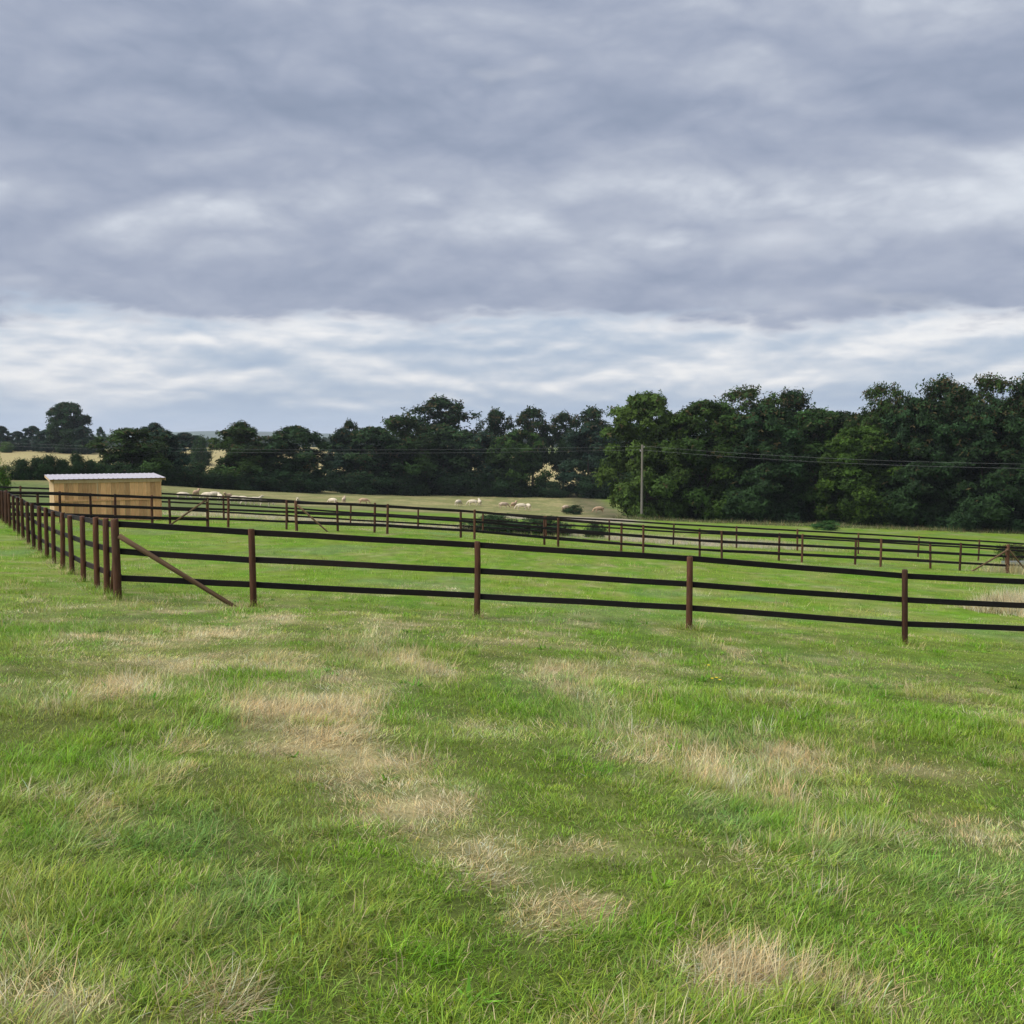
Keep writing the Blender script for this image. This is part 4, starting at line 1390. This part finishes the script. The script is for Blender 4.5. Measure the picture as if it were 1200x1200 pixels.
# ------------------------------------------------------------------ grass
def blades_np(x, y, z, az, L_, th, cv, w, col, K):
    """curved tapered blades as one vertex/face array; K rings per blade (last one is the tip)"""
    n = len(x)
    px, py, pz = x.copy(), y.copy(), z - 0.012
    gz0 = z
    V = []
    g = np.random.default_rng(n)
    tw = g.uniform(-1.2, 1.2, n)
    taper = {2: (1.0, 0.0), 3: (1.0, 0.75, 0.0), 4: (1.0, 0.95, 0.62, 0.0)}[K]
    for k in range(K):
        t = k / (K - 1)
        wk = w * taper[k]
        sx, sy = -np.sin(az + tw * (t - 0.3)), np.cos(az + tw * (t - 0.3))
        if k < K - 1:
            V.append(np.stack([px - sx * wk / 2, py - sy * wk / 2, pz], 1))
            V.append(np.stack([px + sx * wk / 2, py + sy * wk / 2, pz], 1))
        else:
            V.append(np.stack([px, py, pz], 1))
        seg = L_ / (K - 1)
        ang = (th + cv * (t + 0.15)).clip(-0.2, 1.8)
        px = px + np.sin(ang) * np.cos(az) * seg; py = py + np.sin(ang) * np.sin(az) * seg
        pz = np.maximum(pz + np.cos(ang) * seg, gz0 + 0.006 + 0.02 * t)
    V = np.stack(V, 1)
    m = V.shape[1]
    base = (np.arange(n) * m)[:, None]
    quads = [base + np.array([2 * k, 2 * k + 1, 2 * k + 3, 2 * k + 2]) for k in range(K - 2)]
    tris = base + np.array([2 * (K - 2), 2 * (K - 2) + 1, 2 * (K - 2) + 2])
    return V.reshape(-1, 3), (np.concatenate(quads) if quads else np.zeros((0, 4), int)), tris, np.repeat(col, m, 0)


def grass_object(name, parts, label, cat):
    V, Q, T_, C = [], [], [], []
    o = 0
    for (v, q, t, c) in parts:
        V.append(v); Q.append(q + o); T_.append(t + o); C.append(c); o += len(v)
    V = np.concatenate(V); Q = np.concatenate(Q); T_ = np.concatenate(T_); C = np.concatenate(C)
    me = bpy.data.meshes.new(name)
    me.vertices.add(len(V)); me.vertices.foreach_set("co", V.astype(np.float32).ravel())
    nl = Q.size + T_.size
    me.loops.add(nl); me.loops.foreach_set("vertex_index", np.concatenate([Q.ravel(), T_.ravel()]).astype(np.int32))
    me.polygons.add(len(Q) + len(T_))
    ls = np.concatenate([np.arange(len(Q)) * 4, Q.size + np.arange(len(T_)) * 3]).astype(np.int32)
    lt = np.concatenate([np.full(len(Q), 4), np.full(len(T_), 3)]).astype(np.int32)
    me.polygons.foreach_set("loop_start", ls); me.polygons.foreach_set("loop_total", lt)
    me.update(calc_edges=True)
    vcol(me, "tint", C.clip(0.004, 0.9))
    print(name, "triangles", 2 * len(Q) + len(T_))
    tag(obj(name, me, M_TUSS), label, cat, kind="stuff")


def sample_wedge(n, y0, y1, power, g):
    """points over the field, density thinning with distance; wide enough for other viewpoints"""
    u = g.random(n)
    e = 2 - power                                # plain area density would be power 0
    y = (y0 ** e + u * (y1 ** e - y0 ** e)) ** (1 / e)
    x = g.uniform(-1, 1, n) * (0.56 * y + 1.3)
    return x, y


def lay_dir(x, y):
    return 2.0 * 6.28 * fbm(x * 0.33, y * 0.33, 71, 2)


TURF, TUFT, LAID, STRAW, WISP, WEED = range(6)
#            clump r  len lo  len hi  lean  lsd   curl  width   toward-lay
SPEC = np.array([
    [0.120, 0.035, 0.085, 0.60, 0.30, 0.60, 0.0031, 0.35],
    [0.075, 0.060, 0.135, 0.45, 0.25, 0.95, 0.0033, 0.30],
    [0.100, 0.070, 0.150, 1.00, 0.25, 0.65, 0.0032, 0.80],
    [0.130, 0.070, 0.200, 1.20, 0.25, 0.30, 0.0030, 0.60],
    [0.090, 0.100, 0.230, 0.35, 0.25, 0.50, 0.0024, 0.30],
    [0.030, 0.050, 0.100, 0.85, 0.25, 0.55, 0.0180, 0.00]])


def clumps_to_blades(cx, cy, kind, cc, per, wmul, lmul, K, g):
    n = len(cx)
    idx = np.repeat(np.arange(n), per)
    m = len(idx)
    sp = SPEC[kind[idx]]
    a = g.uniform(0, 6.283, m); r = sp[:, 0] * np.sqrt(g.random(m)) * 1.15 * np.repeat(g.uniform(0.7, 1.4, n), per) * (0.6 + 0.4 * np.repeat(wmul, per))
    x = cx[idx] + r * np.cos(a); y = cy[idx] + r * np.sin(a)
    z = np.repeat(ground(cx, cy), per)
    # small slope correction from the ground at the clump
    gx = (ground(cx + 0.3, cy) - ground(cx - 0.3, cy)) / 0.6; gy = (ground(cx, cy + 0.3) - ground(cx, cy - 0.3)) / 0.6
    z = z + gx[idx] * (x - cx[idx]) + gy[idx] * (y - cy[idx])
    lay = lay_dir(cx, cy)[idx] + np.repeat(g.normal(0, 0.6, n), per)
    free = a + g.normal(0, 0.8, m)
    usel = g.random(m) < sp[:, 7]
    az = np.where(usel, lay + g.normal(0, 0.5, m), free)
    hmul = np.repeat(lmul * g.uniform(0.8, 1.2, n), per)
    L_ = (sp[:, 1] + (sp[:, 2] - sp[:, 1]) * g.random(m)) * hmul
    th = np.abs(sp[:, 3] + sp[:, 4] * g.normal(size=m)).clip(0.03, 1.45)
    cv = sp[:, 5] + 0.35 * g.normal(size=m)
    w = sp[:, 6] * g.uniform(0.7, 1.35, m) * np.repeat(wmul, per)
    v = (1 + 0.24 * g.normal(size=m)).clip(0.4, 1.8)[:, None]
    h = 0.10 * g.normal(size=(m, 1))
    c = cc[idx] * v * np.concatenate([1 + h, np.ones((m, 1)), 1 - h], 1)
    dead = (g.random(m) < 0.07) & (kind[idx] < 3)
    c[dead] = C_STRAW * (0.6 + 0.5 * g.random((dead.sum(), 1)))
    return blades_np(x, y, z, az, L_, th, cv, w, c, K)


def jit(c, n, g, a=0.12):
    v = 1 + a * g.normal(size=(n, 1))
    h = 0.06 * g.normal(size=(n, 1))
    return (c * v * np.concatenate([1 + h, np.ones((n, 1)), 1 - h], 1)).clip(0.004, 0.9)


def build_grass():
    g = np.random.default_rng(55)
    parts = []
    # zones: (y0, y1, clumps, blades per clump, width x, length x, rings)
    for (y0, y1, nc, per, wm, lm, K, pw) in ((2.0, 6.5, 6200, 42, 1.0, 0.86, 4, 0.9), (6.5, 13, 10500, 25, 1.35, 0.95, 3, 0.9),
                                              (13, 25, 12000, 14, 2.0, 0.9, 3, 0.8), (25, 68, 27000, 7, 3.4, 1.25, 2, 0.8)):
        x, y = sample_wedge(nc, y0, y1, pw, g)
        dry, c = sward(x, y)
        tall = np.maximum(0.9 * field(GRNB, x, y), sstep(0.44, 0.66, fbm(x * 1.2, y * 0.8, 133, 4)))
        laid = sstep(0.42, 0.62, fbm(x * 0.9 + 9, y * 0.7, 213, 3))
        u = g.random(nc)
        k = np.full(nc, TURF)
        near = 1 - 0.75 * sstep(10, 22, y)
        k[u < near * (0.16 + 0.62 * tall)] = TUFT
        u2 = g.random(nc)
        k[(k == TURF) & (u2 < near * (0.10 + 0.40 * laid))] = LAID
        u3 = g.random(nc)
        isd = u3 < dry * 0.92
        k[isd] = np.where(g.random(isd.sum()) < 0.60, STRAW, np.where(g.random(isd.sum()) < 0.55, LAID, WISP))
        cc = c.copy()
        fresh = c + (C_YEL - c) * (0.25 * g.random((nc, 1)))
        cc = np.where(isd[:, None], C_STRAW * (0.80 + 0.35 * g.random((nc, 1))), fresh)
        cc[k == LAID] = cc[k == LAID] * np.array([1.03, 1.03, 1.12])
        lm_ = lm * (0.50 + 0.62 * tall)
        parts.append(clumps_to_blades(x, y, k, jit(cc, nc, g, 0.20), per, np.full(nc, wm), lm_, K, g))
    # rank darker tufts standing above the sward
    nc = 300
    x, y = sample_wedge(nc, 2.2, 20, 0.5, g)
    dry, c = sward(x, y)
    parts.append(clumps_to_blades(x, y, np.full(nc, TUFT), jit(0.6 * C_LUSH + 0.35 * c, nc, g), 40, 1.0 + 0.05 * y, np.full(nc, 1.25), 3, g))
    # broad-leaved weeds: plantain and dock rosettes
    nc = 260
    x, y = sample_wedge(nc, 2.6, 19, 0.4, g)
    ok = fbm(x * 0.9, y * 0.6, 303, 2) > 0.47
    x, y = x[ok], y[ok]; nc = len(x)
    parts.append(clumps_to_blades(x, y, np.full(nc, WEED), jit(np.tile(np.array([[0.135, 0.29, 0.022]]), (nc, 1)), nc, g, 0.2), 11, np.full(nc, 1.0), g.uniform(0.7, 1.4, nc), 4, g))
    fx, fy = [], []
    for p in list(FP) + list(SP):
        for _ in range(12):
            fx.append(p.x + rnd.gauss(0, 0.11)); fy.append(p.y + rnd.gauss(-0.03, 0.10))
    fx, fy = np.array(fx), np.array(fy)
    dry, c = sward(fx, fy)
    nc = len(fx)
    tuftc = np.where(g.random((nc, 1)) < 0.3, C_STRAW * 0.9, 0.5 * c + 0.5 * C_GRN)
    parts.append(clumps_to_blades(fx, fy, np.full(nc, TUFT), jit(tuftc, nc, g), 26, np.full(nc, 1.6), g.uniform(1.1, 2.3, nc), 3, g))
    # rough strip behind the back fence, long and dry
    nc = 2600
    x = g.uniform(-26, 22, nc); y = fence3_y(x) + 0.5 + g.random(nc) ** 1.3 * 12
    dry, c = sward(x, y)
    parts.append(clumps_to_blades(x, y, np.full(nc, TUFT), jit(c, nc, g), 9, np.full(nc, 4.5), np.full(nc, 2.6), 2, g))
    grass_object("pasture_grass", parts, "rough patchy pasture grass, lush green and dry straw mixed", "grass")
    # tall pale seeding grass left standing beyond the front fence and along the wood
    parts = []
    cx, cy = hit(1180, 716)
    nc = 800
    x = cx - 0.9 + np.abs(g.normal(0, 1.5, nc)); y = cy + g.normal(0, 0.5, nc)
    s = (3.6 * sstep(-1.3, 0.3, x - cx) * g.uniform(0.75, 1.1, nc)).clip(1.2, 4)
    base = np.where(g.random((nc, 1)) < 0.22, np.array([[0.20, 0.20, 0.075]]), np.array([[0.76, 0.65, 0.42]]))
    parts.append(clumps_to_blades(x, y, np.where(g.random(nc) < 0.6, WISP, TUFT), jit(base, nc, g), 22, np.full(nc, 3.2), s, 3, g))
    nc = 160
    x = xat(1194, 50.0) + g.normal(0, 0.9, nc); y = 49.4 + g.normal(0, 0.7, nc)
    parts.append(clumps_to_blades(x, y, np.full(nc, WISP), jit(np.tile(np.array([[0.54, 0.48, 0.27]]), (nc, 1)), nc, g), 12, np.full(nc, 4.5), g.uniform(2.4, 4.4, nc), 3, g))
    nc = 1500
    x = g.uniform(11, 62, nc); y = 106.5 - (x - 30) * 0.10 + g.normal(0, 1.3, nc)
    s = g.uniform(3.0, 6.5, nc) * (0.4 + 0.9 * fbm(x * 0.3, y * 0.3, 5, 3))
    bc = np.where(g.random((nc, 1)) < 0.5, np.array([[0.16, 0.14, 0.065]]), np.array([[0.085, 0.13, 0.035]]))
    parts.append(clumps_to_blades(x, y, np.full(nc, TUFT), jit(bc, nc, g, 0.2), 9, np.full(nc, 8.0), s, 2, g))
    grass_object("tall_grass", parts, "tall pale seeding grass left standing in uncut patches", "tall grass")


build_grass()


# a few yellow flowers in the grass
def flower(px, py):
    x, y = hit(px, py)
    z = gz(x, y)
    root = empty("yellow_flower", (x, y, z))
    tag(root, "tiny yellow flower in the grass before the front fence", "flower", "yellow flowers in the grass")
    V, F = [], []
    tube(V, F, [(0, 0, -0.01), (0.008, 0, 0.07), (0.012, 0, 0.125)], [0.003, 0.0025, 0.002], 5)
    me = bpy.data.meshes.new("stem"); me.from_pydata(V, [], F); me.update()
    obj("stem", me, M_STEM, root)
    bm = bmesh.new()
    c = bm.verts.new((0.012, 0, 0.125))
    ring = []
    for k in range(16):
        a = k * math.pi / 8
        q = 0.019 if k % 2 else 0.013
        ring.append(bm.verts.new((0.012 + q * math.cos(a), q * math.sin(a), 0.135)))
    for k in range(16):
        bm.faces.new((c, ring[k], ring[(k + 1) % 16]))
    obj("petals", bm_mesh("petals", bm), M_YEL, root)


for (a, b) in ((829, 793), (833, 810), (838, 809), (842, 812)):
    flower(a, b)

# ------------------------------------------------------------------ air
def build_haze(dens):
    me = box_mesh("haze", -6500, 6500, -320, 9500, -30, 75)
    m = bpy.data.materials.new("pale_air"); m.use_nodes = True
    nt = m.node_tree; nt.nodes.clear()
    out = nt.nodes.new('ShaderNodeOutputMaterial'); pv = nt.nodes.new('ShaderNodeVolumePrincipled')
    pv.inputs['Color'].default_value = (0.80, 0.88, 1.0, 1)
    pv.inputs['Density'].default_value = dens
    lk(nt, pv.outputs[0], out.inputs['Volume'])
    o = obj("haze", me, m)
    tag(o, kind="stuff")


HAZE = 0.00012
if HAZE > 0:
    build_haze(HAZE)
